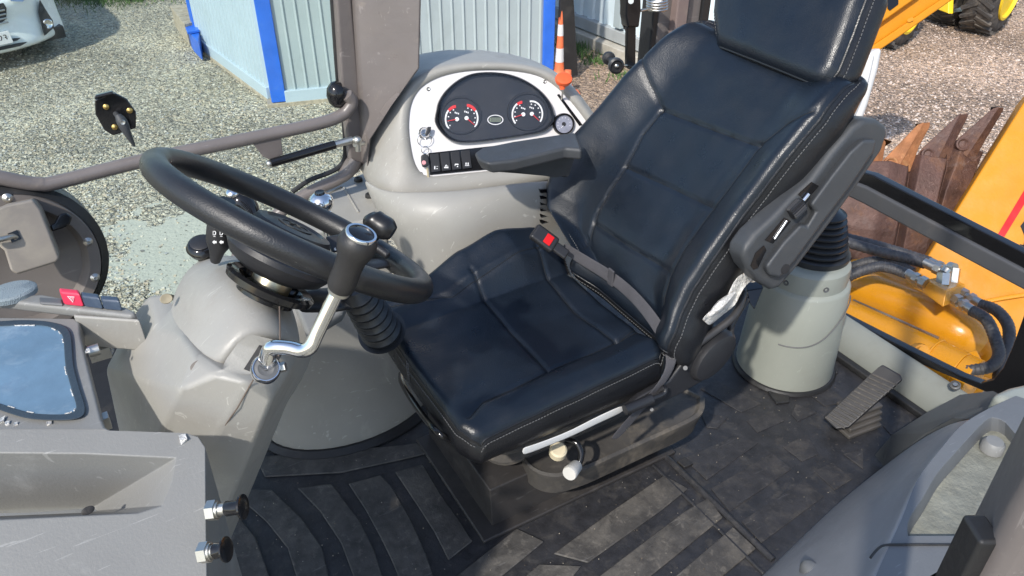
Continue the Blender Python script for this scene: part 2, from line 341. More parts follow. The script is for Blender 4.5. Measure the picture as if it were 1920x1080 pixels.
    pn = n.new('ShaderNodeTexNoise'); pn.inputs['Scale'].default_value = 45; pn.inputs['Detail'].default_value = 3; L.new(co, pn.inputs['Vector'])
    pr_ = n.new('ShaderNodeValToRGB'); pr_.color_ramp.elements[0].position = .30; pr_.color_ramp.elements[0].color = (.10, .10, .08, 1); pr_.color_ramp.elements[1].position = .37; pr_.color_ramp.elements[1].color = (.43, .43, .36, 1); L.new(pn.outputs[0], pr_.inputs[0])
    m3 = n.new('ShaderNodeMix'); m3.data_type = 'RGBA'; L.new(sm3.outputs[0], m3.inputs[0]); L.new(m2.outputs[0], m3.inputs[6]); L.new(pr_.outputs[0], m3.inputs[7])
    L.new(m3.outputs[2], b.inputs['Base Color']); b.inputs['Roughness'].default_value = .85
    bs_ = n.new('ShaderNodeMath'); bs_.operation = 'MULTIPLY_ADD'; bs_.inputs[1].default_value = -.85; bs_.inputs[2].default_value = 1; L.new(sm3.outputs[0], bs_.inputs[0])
    inv = n.new('ShaderNodeMath'); inv.operation = 'SUBTRACT'; inv.inputs[0].default_value = 1; L.new(v.outputs['Distance'], inv.inputs[1])
    inv2 = n.new('ShaderNodeMath'); inv2.operation = 'SUBTRACT'; inv2.inputs[0].default_value = 1; L.new(v2.outputs['Distance'], inv2.inputs[1])
    b1 = n.new('ShaderNodeBump'); b1.inputs['Distance'].default_value = .03; L.new(inv.outputs[0], b1.inputs['Height'])
    b2 = n.new('ShaderNodeBump'); b2.inputs['Distance'].default_value = .014; L.new(inv2.outputs[0], b2.inputs['Height']); L.new(b1.outputs[0], b2.inputs['Normal'])
    L.new(bs_.outputs[0], b1.inputs['Strength']); L.new(bs_.outputs[0], b2.inputs['Strength'])
    L.new(b2.outputs[0], b.inputs['Normal']); return m
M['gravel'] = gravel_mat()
bm = N(); R_ = 120
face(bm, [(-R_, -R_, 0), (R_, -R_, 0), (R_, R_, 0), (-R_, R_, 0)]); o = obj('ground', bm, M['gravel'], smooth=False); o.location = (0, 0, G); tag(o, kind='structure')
def gp(u, v, h=0): return P(u, v, z=G+h)
# loose stones scattered over the gravel that catch the light
bm = N(); rn = random.Random(11)
def stone(bm, c, r, rn):
    vs = []
    for k in range(8):
        a = (k & 1)*2-1; b_ = (k >> 1 & 1)*2-1; d = (k >> 2 & 1)*2-1
        vs.append(bm.verts.new(c+V((a*rn.uniform(.4, 1), b_*rn.uniform(.4, 1), d*rn.uniform(.25, .6)))*r))
    mi = rn.choice((0, 0, 1, 2))
    for q in ((0, 2, 3, 1), (4, 5, 7, 6), (0, 1, 5, 4), (2, 6, 7, 3), (0, 4, 6, 2), (1, 3, 7, 5)): bm.faces.new([vs[i] for i in q]).material_index = mi
bm.free()
def stones(name, n_, label, seed, mats=('st1', 'st2', 'st3', 'st4'), right=False):
    r = np.random.RandomState(seed); u = r.uniform(-40, 1960, n_*2); v = r.uniform(-25, 640, n_*2)
    k = ~(((u > 665) & (u < 1000)) | ((u > 1060) & (u < 1560)) | ((u > 480) & (v < 190) & (u < 1010)) | ((u < 640) & (v < 0)) | ((u > 1560) & (v > 380))); k &= (u > 1560) if right else (u < 1560); u, v = u[k][:n_], v[k][:n_]; n_ = len(u)
    f, rt, up = np.array(FW), np.array(RT), np.array(UP)
    D = f+((u-960)/FPX)[:, None]*rt+((540-v)/FPX)[:, None]*up; t = (G-CAMH)/D[:, 2]; c = np.array(CP)+D*t[:, None]
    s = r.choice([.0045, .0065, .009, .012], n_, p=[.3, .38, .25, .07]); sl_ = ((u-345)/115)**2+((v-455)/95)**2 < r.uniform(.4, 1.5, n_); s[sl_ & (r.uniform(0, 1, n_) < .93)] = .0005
    base = np.array([[x, y, z] for z in (-1, 1) for y in (-1, 1) for x in (-1, 1)], float); sc_v = r.uniform(.45, 1, (n_, 8, 3)); sc_v[:, :, 2] *= .6
    a = r.uniform(0, 6.28, n_); ca_, sa_ = np.cos(a), np.sin(a); q = base[None]*sc_v*s[:, None, None]
    w_ = np.stack([q[..., 0]*ca_[:, None]-q[..., 1]*sa_[:, None], q[..., 0]*sa_[:, None]+q[..., 1]*ca_[:, None], q[..., 2]+s[:, None]*.2], -1)+c[:, None]
    qs = np.array([(0, 2, 3, 1), (4, 5, 7, 6), (0, 1, 5, 4), (2, 6, 7, 3), (0, 4, 6, 2), (1, 3, 7, 5)]); fc = (qs[None]+8*np.arange(n_)[:, None, None]).reshape(-1, 4)
    me = bpy.data.meshes.new(name); me.from_pydata(w_.reshape(-1, 3).tolist(), [], fc.tolist())
    for m_ in mats: me.materials.append(M[m_])
    me.polygons.foreach_set('material_index', np.repeat(r.choice([0, 1, 2, 3], n_, p=[.36, .32, .1, .22]), 6)); me.update()
    o = bpy.data.objects.new(name, me); sc.collection.objects.link(o); return tag(o, label, 'gravel', kind='stuff')
M['st1'] = mat('pale_stone', (.62, .575, .475), .8, var=.1); M['st2'] = mat('tan_stone', (.52, .44, .33), .8); M['st3'] = mat('dark_stone', (.22, .21, .19), .8); M['st4'] = mat('grey_stone', (.40, .40, .38), .8)
stones('loose_gravel', 23000, 'pale loose stones strewn over the gravel yard left of the seat', 11)
M['st5'] = mat('pinkish_stone', (.58, .46, .38), .8, var=.12); M['st6'] = mat('brown_stone', (.40, .30, .235), .8); M['st7'] = mat('pale_pink_stone', (.70, .60, .52), .8)
stones('loose_gravel', 26000, 'pinkish brown loose stones on the ground behind the machine', 12, ('st7', 'st5', 'st6', 'st5'), True)
# ================================================================ SITE HUT (blue-trimmed container)
c0 = gp(520, 198); d1 = gp(372, 88); d2 = gp(1002, 150)
c0 = V((c0.x, c0.y, G)); ex = (V((d2.x, d2.y, G))-c0).normalized(); ey = (V((d1.x, d1.y, G))-c0).normalized()
Lx = 2.55; ly = (gp(374, 90)-c0).length-3.0; HH = 2.6
hut = thing('site_hut', 'pale corrugated site hut with bright blue corner trim', 'hut', c0)
def hp(x, y, z): return c0+ex*x+ey*y+V((0, 0, z))
exn = V((0, 0, 1)).cross(ey)*1
if exn.dot(ex) < 0: exn = -exn
eyn = V((0, 0, 1)).cross(ex)
if eyn.dot(ey) < 0: eyn = -eyn
print('hut', (gp(362, 70)-c0).length)
AY = math.atan2(ey.y, ey.x)-math.pi/2
def ribwall(bm, a, b_, z0, z1, nrm, pitch, dep, fr=.35):
    """corrugated wall from a to b; ribs proud by dep"""
    L = (b_-a).length; t = (b_-a)/L; n_ = int(L/pitch); prof = []
    for i in range(n_):
        s = i*pitch; prof += [(s, 0), (s+pitch*(1-fr)-.012, 0), (s+pitch*(1-fr), dep), (s+pitch-.012, dep)]
    prof.append((L, 0))
    r0 = [a+t*s+nrm*h+V((0, 0, z0)) for s, h in prof]; r1 = [a+t*s+nrm*h+V((0, 0, z1)) for s, h in prof]
    back = [b_-nrm*.04, a-nrm*.04]
    prism(bm, r0+[p+V((0, 0, z0)) for p in back], (0, 0, z1-z0))
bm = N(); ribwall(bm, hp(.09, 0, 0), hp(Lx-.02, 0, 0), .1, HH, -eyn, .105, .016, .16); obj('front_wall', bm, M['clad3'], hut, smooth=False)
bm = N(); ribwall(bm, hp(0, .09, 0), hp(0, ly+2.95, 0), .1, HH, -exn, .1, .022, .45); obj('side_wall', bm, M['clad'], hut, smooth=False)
bm = N(); box(bm, hp(.035, .035, HH/2+.02), (.13, .13, HH-.04), math.atan2(ex.y, ex.x)); obj('corner_trim', bm, M['blue'], hut, bevel=.008)
bm = N(); box(bm, hp(Lx+.03, .03, HH/2+.02), (.11, .13, HH-.04), math.atan2(ex.y, ex.x)); obj('corner_trim', bm, M['blue'], hut, bevel=.008)
bm = N(); box(bm, hp(.03, ly+3.0, HH/2+.02), (.11, .1, HH-.04), AY); obj('corner_trim', bm, M['blue'], hut, bevel=.008)
bm = N(); box(bm, hp(Lx/2, .0, .085), (Lx-.16, .075, .11), math.atan2(ex.y, ex.x)); obj('base_rail', bm, M['clad'], hut, bevel=.006)
bm = N(); box(bm, hp(0, (ly+3)/2+.02, .085), (.075, ly+2.8, .11), AY); obj('base_rail', bm, M['clad'], hut, bevel=.006)
bm = N(); box(bm, hp(Lx/2, (ly+3)/2, HH+.05), (Lx+.3, ly+3.3, .1), math.atan2(ex.y, ex.x)); obj('roof', bm, M['clad'], hut, bevel=.01)
bm = N(); box(bm, hp(Lx/2, .03, .01), (Lx+.15, .14, .05), math.atan2(ex.y, ex.x)); box(bm, hp(.03, (ly+3)/2, .01), (.14, ly+2.9, .045), AY); obj('sleeper', bm, M['wood'], hut, bevel=.005)
bm = N()
for k in range(5): box(bm, hp(.35+k*.5, -.0125, 1.55), (.012, .012, .012), 0)
obj('wall_screw', bm, M['steel'], hut, smooth=False)
# blue step box and wooden deck beside the hut
t = thing('hut_step', 'blue painted step against the left wall of the hut', 'step', gp(362, 70))
bm = N(); s_ = [P(*a, z=G+.22) for a in ((348, 48), (368, 43), (374, 60), (372, 78), (356, 62))]; prism(bm, s_, (0, 0, -.2)); obj('step_body', bm, M['blue'], t, bevel=.01)
bm = N(); s_ = [P(*a, z=G+.25) for a in ((346, 47), (369, 42), (374, 56), (351, 60))]; prism(bm, s_, (0, 0, -.025)); obj('tread', bm, M['blue'], t, bevel=.004)
t = thing('wooden_deck', 'weathered timber deck behind the blue step', 'deck', gp(340, 30))
d0, d1_, d2_, d3_ = [P(*a, z=G+.28) for a in ((318, 10), (362, 7), (368, 40), (346, 46))]
bm = N()
for k in range(5):
    f0, f1_ = k/5+.008, (k+1)/5-.008; prism(bm, [d0.lerp(d3_, f0), d1_.lerp(d2_, f0), d1_.lerp(d2_, f1_), d0.lerp(d3_, f1_)], (0, 0, -.03))
obj('deck_board', bm, M['wood'], t, bevel=.003)
bm = N(); prism(bm, [p+V((0, 0, -.035)) for p in (d0.lerp(d2_, .03), d1_.lerp(d3_, .03), d2_.lerp(d0, .03), d3_.lerp(d1_, .03))], (0, 0, -.2)); obj('deck_frame', bm, M['wood'], t, bevel=.004)
# ================================================================ FENCE (white profiled sheet)
fa = gp(1012, 40); fb = gp(1225, 128); fd = (fb-fa).normalized(); fn = V((fd.y, -fd.x, 0))
if fn.y > 0: fn = -fn
fn = -V((0, 0, 1)).cross(fd); 
if fn.dot(CP-fa) < 0: fn = -fn
fa = fa-fd*2.0
t = thing('sheet_fence', 'white profiled sheet metal fence on a grey kerb', 'fence', fa)
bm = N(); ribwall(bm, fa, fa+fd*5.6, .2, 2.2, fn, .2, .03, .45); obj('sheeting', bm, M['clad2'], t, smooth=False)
bm = N(); box(bm, fa+fd*2.8+fn*.03+V((0, 0, .2)), (5.6, .09, .12), math.atan2(fd.y, fd.x)); obj('bottom_rail', bm, mat('grey_rail', (.36, .38, .38), .5), t, bevel=.006)
for s in (3.45, 5.5):
    bm = N(); box(bm, fa+fd*s+fn*.055+V((0, 0, 1.24)), (.11, .05, 1.9), math.atan2(fd.y, fd.x)); obj('fence_post', bm, M['clad3'], t, bevel=.006)
bm = N(); box(bm, fa+fd*2.8+fn*.05+V((0, 0, .06)), (5.6, .22, .12), math.atan2(fd.y, fd.x)); o = obj('fence_kerb', bm, mat('kerb_concrete', (.45, .42, .36), .85, var=.2, dirt=((.25, .23, .18), .6, 4, .5), bump=('n', 30, .006)), bevel=.01)
tag(o, 'rough concrete kerb under the white sheet fence', 'kerb')
# weeds and grass
def tufts(name, pts, label, seed=1, hh=.1, n_=40, spread=.16):
    r = random.Random(seed); bm = N()
    for c in pts:
        for k in range(n_):
            a = r.uniform(0, 6.28); q = r.gauss(0, spread); p = c+V((math.cos(a)*q, math.sin(a)*q, 0)); h = hh*r.uniform(.4, 1.2); l = V((r.gauss(0, .03), r.gauss(0, .03), 0)); wd = V((math.cos(a), math.sin(a), 0))*.006
            face(bm, [p-wd, p+wd, p+l*.6+wd*.6+V((0, 0, h*.6)), p+l+V((0, 0, h))])
    return tag(obj(name, bm, M['green'], smooth=False), label, 'grass', kind='stuff')
tufts('kerb_weeds', [gp(u, v) for u, v in ((1052, 85), (1063, 90), (1076, 98), (1085, 93), (1100, 106), (1117, 115), (1125, 120), (1170, 145), (1178, 150), (1068, 84))], 'green weeds growing along the fence kerb', 3, .1, 46, .12)
tufts('verge_grass', [gp(rn.uniform(110, 260), rn.uniform(-14, 4)) for k in range(60)], 'green grass verge beyond the white car', 5, .08, 40, .3)
# ================================================================ TRAFFIC CONES
def cone(c, h, label, r0, r1, lean=(0, 0), bs=.13):
    t = thing('traffic_cone', label, 'cone', c, 'orange traffic cones behind the hut'); ax = V((lean[0], lean[1], 1)).normalized()
    def rr(f): return r0+(r1-r0)*f
    for a, b_, k in ((.0, .22, 'cone'), (.22, .42, 'white'), (.42, .60, 'cone'), (.60, .76, 'white'), (.76, 1.0, 'cone')):
        bm = N(); e = .0012 if k == 'white' else 0; lathe(bm, c+ax*.03, ax, ([(r0*1.9, 0), (r0*1.5, .02), (r0*1.15, .05)] if a == 0 else [])+[(rr(a)+e, a*h+(.07 if a == 0 else 0)), (rr(b_)+e, b_*h)], 28)
        obj('cone_body' if k == 'cone' else 'reflective_band', bm, M[k], t)
    bm = N(); lathe(bm, c, (0, 0, 1), [(bs, 0), (bs, .025), (bs*.85, .035), (.001, .035)], 8); obj('base', bm, M['cone'], t)
cone(gp(1048, 148), .66, 'tall slim orange cone with white bands beside the hut corner', .048, .018)
cone(gp(1062, 178), .20, 'short orange cone just in front of the tall banded one', .05, .03, (.1, .1))
# dark board leaning at the hut corner
t = thing('leaning_board', 'black board leaning against the hut blue corner', 'board', gp(1020, 140))
bm = N(); a = hp(Lx+.1, .0, 0); prism(bm, [hp(Lx+.09, -.03, 0.02), hp(Lx+.30, -.03, 0.02), hp(Lx+.10, -.03, 1.9)], -ey*.03); obj('panel', bm, M['rubber'], t, bevel=.004)
# ================================================================ WHITE CAR (front corner in view)
cb = gp(60, 92); cc = gp(127, 73)
car = thing('white_car', 'white hatchback parked nose-on at the left, front bumper in view', 'car', gp(0, 60))
# car frame: axis 'cx' across the front (to the car's left = photo right), 'cy' back from the nose
ca = V((.955, .30, 0)).normalized(); cbk = V((-.30, .955, 0))
co_ = gp(-4, 138); co_ = V((co_.x, co_.y, G))
def cp(x, y, z): return co_+ca*x+cbk*y+V((0, 0, z))
W2 = 1.10
# body shell lofted from cross-section stations: each station is a front profile at lateral x (nose curves back towards the corner)
def station(x):
    k = abs(x)/.88; back = .42*max(0, k-.15)**2.6*1.4
    prof = [(.30, .13), (.06, .15), (-.01, .19), (0, .25), (.03, .36), (.05, .46), (.03, .56), (.03, .64), (.12, .72), (.32, .80), (.75, .90), (1.2, .97)]
    return [(back+y, z) for y, z in prof]
bm = N(); rows = []
xs = [-.88, -.84, -.7, -.5, -.3, -.1, .1, .3, .5, .7, .84, .88]
for x in xs: rows.append([cp(x, y, z) for y, z in station(x)])
last = [cp(.9, y+.12*i/11+.18, z) for i, (y, z) in enumerate(station(.88))]; rows.append(last)
rows.append([cp(.9, y+1.6, z) for y, z in station(.88)]); rows.insert(0, [cp(-.9, y+.2, z) for y, z in station(.88)]); rows.insert(0, [cp(-.9, y+1.6, z) for y, z in station(.88)])
sheet(bm, rows); obj('body_shell', bm, M['carw'], car, sub=2, solid=.02)
cpl = PL(cp(.0, -.02, .4), -cbk)
def surf(x, z, o=0):
    s = station(x)
    for (y0, z0), (y1, z1) in zip(s[1:], s[2:]):
        if z0 <= z <= z1: y = y0+(y1-y0)*(z-z0)/(z1-z0); return cp(x, y-.012-o, z)
    return cp(x, s[3][0]-o, z)
def carpatch(name, pts, m, th=.02, o=0, bev=.003):
    bm = N(); a = [surf(x, z, o) for x, z in pts]; prism(bm, a, -cbk*th); return obj(name, bm, m, car, bevel=bev)
carpatch('fog_lamp_recess', [(.55, .24), (.70, .27), (.72, .33), (.69, .42), (.66, .52), (.645, .56), (.62, .52), (.59, .45), (.57, .36)], M['darkgrille'])
bm = N(); c = surf(.635, .33, .02); lathe(bm, c, -cbk, [(.05, 0), (.05, .012), (.042, .02), (.03, .012), (.001, .006)], 24); obj('fog_lamp', bm, M['chrome'], car)
carpatch('grille', [(-.33, .42), (0, .41), (.14, .43), (.25, .48), (.28, .58), (.27, .63), (0, .63), (-.3, .63)], M['darkgrille'])
bm = N()
for z in (.45, .49, .53, .57):
    tube(bm, [surf(x, z, .022) for x in (-.28, -.1, .1, .255)], .009, 6)
obj('grille_slat', bm, M['steel'], car)
carpatch('lower_slot', [(-.4, .215), (.28, .215), (.36, .235), (.28, .245), (-.4, .245)], M['darkgrille'], .012)
carpatch('lower_slot', [(.16, .27), (.27, .27), (.31, .285), (.25, .295), (.16, .295)], M['darkgrille'], .012)
hl = carpatch('headlight', [(.34, .63), (.45, .60), (.75, .66), (.8, .72), (.6, .72), (.36, .72)], M['chrome'], .015)
o = carpatch('number_plate', [(-.30, .265), (.225, .265), (.225, .375), (-.30, .375)], M['white'], .02, .01, .004)
pp = PL(surf(-.1, .32, .034), -cbk)
for xx, s, k in ((.15, '23', .085),):
    p_ = cp(xx, 0, .325); pj_ = PL(pp.o, pp.n)
    cu = bpy.data.curves.new('plate_text', 'FONT'); cu.body = s; cu.size = k; cu.align_x = 'CENTER'; cu.align_y = 'CENTER'
    tt = bpy.data.objects.new('t', cu); sc.collection.objects.link(tt); me = bpy.data.meshes.new_from_object(tt.evaluated_get(bpy.context.evaluated_depsgraph_get())); bpy.data.objects.remove(tt)
    bm = N(); bm.from_mesh(me); base = surf(xx, .32, .0325)
    for q in bm.verts: q.co = base+ca*q.co.x+V((0, 0, q.co.y))
    obj_('plate_lettering', bm, M['gloss'], o, smooth=False)
for sx in (.70, -.72):
    bm = N(); lathe(bm, cp(sx-.09, .85, .30), ca, [(.2, 0), (.29, .01), (.3, .04), (.3, .16), (.29, .19), (.2, .2), (.18, .17), (.05, .15), (.001, .15)], 36); obj('wheel', bm, M['tyre'], car)
bm = N(); box(bm, cp(0, 1.0, .2), (1.6, 1.6, .12), math.atan2(ca.y, ca.x)); obj('underbody', bm, M['rubber'], car)
bm = N(); hull2(bm, [cp(-.6, 1.7, 1.42), cp(.6, 1.7, 1.42), cp(.65, 3.6, 1.42), cp(-.65, 3.6, 1.42)], [cp(-.8, 1.1, .93), cp(.8, 1.1, .93), cp(.85, 4.1, .9), cp(-.85, 4.1, .9)]); obj('cabin', bm, M['gloss'], car, bevel=.06)
bm = N(); box(bm, cp(0, 2.9, .6), (1.78, 2.6, .75), math.atan2(ca.y, ca.x)); obj('rear_body', bm, M['carw'], car, bevel=.08)
# ================================================================ YELLOW DUMPER (far right)
dz = thing('yellow_dumper', 'small yellow dumper parked on the gravel at the top right', 'dumper', gp(1790, 70))
def whl(name, c, ax, r, wdt, par):
    """wheel: tyre of lugged rubber with a yellow dished rim; ax points outwards"""
    ax = V(ax).normalized(); t = N(); lathe(t, c, ax, [(r*.55, -wdt), (r*.86, -wdt), (r*.97, -wdt*.86), (r, -wdt*.7), (r, -wdt*.3), (r*.97, -.04), (r*.86, 0), (r*.62, .0), (r*.56, -.05), (.01, -.06)], 40)
    a, b_ = frame(ax)
    for k in range(26):
        for s in (0, 1):
            q = 2*math.pi*(k+.5*s)/26; rd = a*math.cos(q)+b_*math.sin(q); tn = ax.cross(rd)
            Mx = Matrix((tn, rd, ax)).transposed()@Matrix.Rotation((.5 if s else -.5), 3, 'Y')
            box(t, c+rd*(r*.985)-ax*(wdt*(.27 if s else .73)), (r*.075, r*.09, wdt*.55), M=Mx)
    w_ = obj('wheel', t, M['tyre'], par)
    rm = N(); lathe(rm, c+ax*.008, ax, [(r*.66, -.02), (r*.66, .012), (r*.60, .016), (r*.56, -.03), (r*.42, -.09), (r*.40, -.1)], 40); obj('rim', rm, M['lemon'], w_)
    hb = N(); lathe(hb, c-ax*.085, ax, [(r*.40, 0), (r*.30, .03), (r*.28, .06), (r*.12, .07), (.001, .08)], 24)
    for k in range(8):
        q = 2*math.pi*k/8; cyl(hb, c-ax*.06+(a*math.cos(q)+b_*math.sin(q))*r*.32, c-ax*.02+(a*math.cos(q)+b_*math.sin(q))*r*.32, r*.03, n=8)
    obj('hub', hb, M['tyre'], w_)
ax1 = V((.25, -.95, .0)).normalized()
ctr1 = P(1712, 36, d=9.2); wc = gp(1698, 92); r1 = .44
whl('wheel', V((wc.x, wc.y, G+r1))+V((.02, .05, 0)), ax1, r1, .30, dz)
wc2 = gp(1884, 70); wc2 = V((wc2.x, wc2.y, G+.46)); whl('wheel', wc2+V((.05, .12, 0)), ax1, .46, .34, dz)
wc3 = gp(1822, 60); wc3 = V((wc3.x, wc3.y, G+.44)); whl('wheel', wc3+V((.1, .55, 0)), -ax1, .44, .3, dz)
bx = (wc2-wc); bx = V((bx.x, bx.y, 0)).normalized(); by = V((0, 0, 1)).cross(bx)
mid = V(((wc.x+wc2.x)/2, (wc.y+wc2.y)/2, G))
bm = N(); a = P(1787, 14, d=9.0); b_ = P(1868, 8, d=9.6)
prism(bm, [P(1787, 12, d=9.0), P(1868, 8, d=9.75), P(1885, -60, d=9.6), P(1787, -60, d=8.9)], V((.4, .9, 0))); obj('body', bm, M['lemon'], dz, bevel=.03)
bm = N(); prism(bm, [P(1790, 24, d=8.95), P(1867, 19, d=9.7), P(1868, 10, d=9.75), P(1790, 14, d=9.0)], V((.3, .8, 0))); obj('sill', bm, M['steel'], dz, bevel=.01)
bm = N(); prism(bm, [P(1778, 26, d=8.9), P(1788, 26, d=8.9), P(1790, -40, d=8.9), P(1779, -40, d=8.9)], V((.05, .2, 0))); obj('side_post', bm, M['lemon'], dz, bevel=.01)
bm = N(); prism(bm, [P(1864, 20, d=9.7), P(1870, 18, d=9.7), P(1884, -30, d=9.7), P(1876, -30, d=9.7)], V((.05, .2, 0))); obj('side_post', bm, M['lemon'], dz, bevel=.01)
bm = N(); prism(bm, [P(1740, 22, d=9.3), P(1782, 28, d=9.0), P(1782, -40, d=8.8), P(1740, -40, d=9.1)], V((.4, .9, 0))); obj('chassis', bm, M['tyre'], dz, bevel=.02)
bm = N(); prism(bm, [P(1790, 30, d=9.6), P(1850, 30, d=10.2), P(1850, 4, d=10.2), P(1790, 4, d=9.6)], V((.4, 1.2, 0))); obj('axle_housing', bm, M['rubber'], dz, bevel=.05)
# ================================================================ LOADER ARM behind the headrest (yellow beam, white stand)
bmn = thing('yellow_beam', 'orange-yellow steel beam slanting up behind the headrest', 'beam', P(1700, 60, d=5))
bp = PL(P(1690, 60, d=5), V((-.35, -.75, .45)))
def q5(*a, h=0): return [bp.px(u, v, h) for u, v in a]
bm = N(); prism(bm, q5((1560, 152), (1616, 113), (1790, -8), (1790, -40), (1700, -28), (1650, 42), (1560, 105)), -bp.n*.35); obj('web', bm, M['yellow'], bmn, bevel=.012)
bm = N(); prism(bm, q5((1560, 154), (1616, 115), (1796, -10), (1780, -14), (1612, 100), (1560, 132), h=.0), bp.n*.05); obj('lower_flange', bm, M['yellow'], bmn, bevel=.01)
bm = N(); prism(bm, q5((1600, 78), (1650, 42), (1718, -6), (1660, -60), (1600, -60), h=.0), bp.n*.06); up_ = obj('upper_plate', bm, M['yellow'], bmn, bevel=.012)
bm = N(); prism(bm, q5((1664, -10), (1664, 16), (1668, 20), (1684, 8), (1684, -10), h=.064), bp.n*.004); obj('black_emblem', bm, M['gloss'], up_)
bm = N()
for u, v in ((1705, 38), (1709, 36)): cyl(bm, bp.px(u, v, .0), bp.px(u, v, .06), .012)
obj('bolt', bm, M['yellow'], bmn)
wh = thing('white_stand', 'white curved steel leg below the yellow beam', 'stand', P(1620, 200, d=4.6))
wp = PL(P(1620, 170, d=4.6), V((-.5, -.8, .3)))
bm = N(); prism(bm, [wp.px(*a) for a in ((1560, 130), (1657, 88), (1650, 125), (1640, 160), (1630, 195), (1618, 228), (1600, 260), (1560, 300))], -wp.n*.12); obj('leg_plate', bm, M['white'], wh, bevel=.03)
bm = N(); tube(bm, [wp.px(*a, .01) for a in ((1632, 105), (1622, 150), (1608, 190), (1590, 230))], .02, 8, sm=3); obj('stiffener', bm, M['white'], wh)
# ================================================================ BACKHOE BUCKET
bk = thing('digger_bucket', 'rusty toothed digger bucket standing behind the rear window', 'bucket', P(1700, 440, d=3.4))
kp = PL(P(1740, 320, d=3.3), V((-.55, -.62, .55)))
def K(u, v, h=0): return kp.px(u, v, h)
bm = N()
# ribbed bucket skin
cols = [((1585, 312), (1500, 500)), ((1640, 312), (1575, 540)), ((1660, 310), (1605, 545)), ((1686, 318), (1640, 545)), ((1712, 300), (1655, 545)), ((1735, 300), (1682, 540)), ((1757, 303), (1703, 535)), ((1780, 285), (1716, 525)), ((1800, 284), (1730, 512)), ((1826, 290), (1742, 488))]
hs = [.02, .045, .05, .03, -.02, .05, .045, -.01, .03, .0]
rows = []
for k in range(7):
    f = k/6; row = []
    for (a, b_), h in zip(cols, hs):
        wob = noise.noise((a[0]*.03, k*.9, 2))*.003; u = a[0]+(b_[0]-a[0])*f; v = a[1]+(b_[1]-a[1])*f
        if k < 6 and a[0] > 1790 and f > .3: u -= 3
        row.append(K(u, v, h+wob-.10*f*f+.06*math.sin(f*3.1)))
    rows.append(row)
sheet(bm, rows); obj('bucket_skin', bm, M['rust'], bk, solid=.05, bevel=.006, ang=8)
bm = N(); prism(bm, [K(1826, 300), K(1812, 345), (K(1790, 368)), K(1764, 385), K(1742, 395), K(1760, 330), K(1786, 304)], -kp.n*.3); obj('side_cutter', bm, M['rust'], bk, bevel=.01)
bm = N(); prism(bm, [K(1748, 396, .02), K(1795, 366, .02), K(1772, 402, .02), K(1745, 420, .02)], -kp.n*.2); obj('rib', bm, M['gloss'], bk, bevel=.01)
teeth = [([(1600, 325), (1618, 300), (1636, 255), (1662, 262), (1655, 300), (1640, 345), (1620, 350)], (1650, 258), (1622, 346), 'rust2'),
         ([(1651, 309), (1656, 300), (1722, 232), (1744, 229), (1743, 238), (1724, 273), (1706, 322), (1676, 328)], (1730, 231), (1678, 326), 'rust2'),
         ([(1720, 289), (1729, 278), (1796, 216), (1816, 212), (1813, 222), (1793, 262), (1780, 300), (1750, 314)], (1800, 214), (1752, 312), 'rust'),
         ([(1788, 276), (1796, 260), (1864, 201), (1882, 202), (1880, 209), (1847, 264), (1831, 293), (1811, 297)], (1872, 201), (1812, 294), 'rust')]
for i, (pl_, rt, rb, mm) in enumerate(teeth):
    bm = N(); n_ = len(pl_); fr = [bm.verts.new(K(*a, .06)) for a in pl_]; bkv = [bm.verts.new(K(*a, -.05)) for a in pl_]
    A = bm.verts.new(K(*rt, .066)); B = bm.verts.new(K(*rb, .092))
    # split the front face along the ridge A-B
    it = min(range(n_), key=lambda k: (V(pl_[k])-V(rt)).length); ib = min(range(n_), key=lambda k: (V(pl_[k])-V(rb)).length)
    for k in range(n_):
        k2 = (k+1) % n_
        bm.faces.new([fr[k], fr[k2], bkv[k2], bkv[k]])
    lo_, hi_ = min(it, ib), max(it, ib)
    s1 = list(range(lo_, hi_+1)); s2 = [(hi_+j) % n_ for j in range(n_-(hi_-lo_)+1)]
    for s in (s1, s2):
        e0, e1 = (A, B) if s[0] == it else (B, A)
        bm.faces.new([fr[j] for j in s]+[e1, e0])
    bm.faces.new(bkv[::-1])
    tt = obj('bucket_tooth', bm, M[mm], bk, bevel=.006)
    c = [(1610, 330), (1669, 307), (1739, 290), (1804, 271)][i]
    bm = N(); cc_ = K(*c, .075); lathe(bm, cc_, kp.n, [(.026, -.02), (.026, .012), (.02, .014), (.014, .008), (.001, .01)], 20); obj('tooth_pin', bm, M[mm], tt)
for a in (((1651, 311), (1676, 330), (1682, 345), (1664, 340), (1649, 325)), ((1720, 291), (1750, 316), (1748, 332), (1728, 318)), ((1788, 279), (1811, 298), (1830, 296), (1822, 318), (1795, 320), (1780, 300))):
    bm = N(); prism(bm, [K(*q, .05) for q in a], -kp.n*.12); obj('tooth_adapter', bm, M['rust'], bk, bevel=.006)
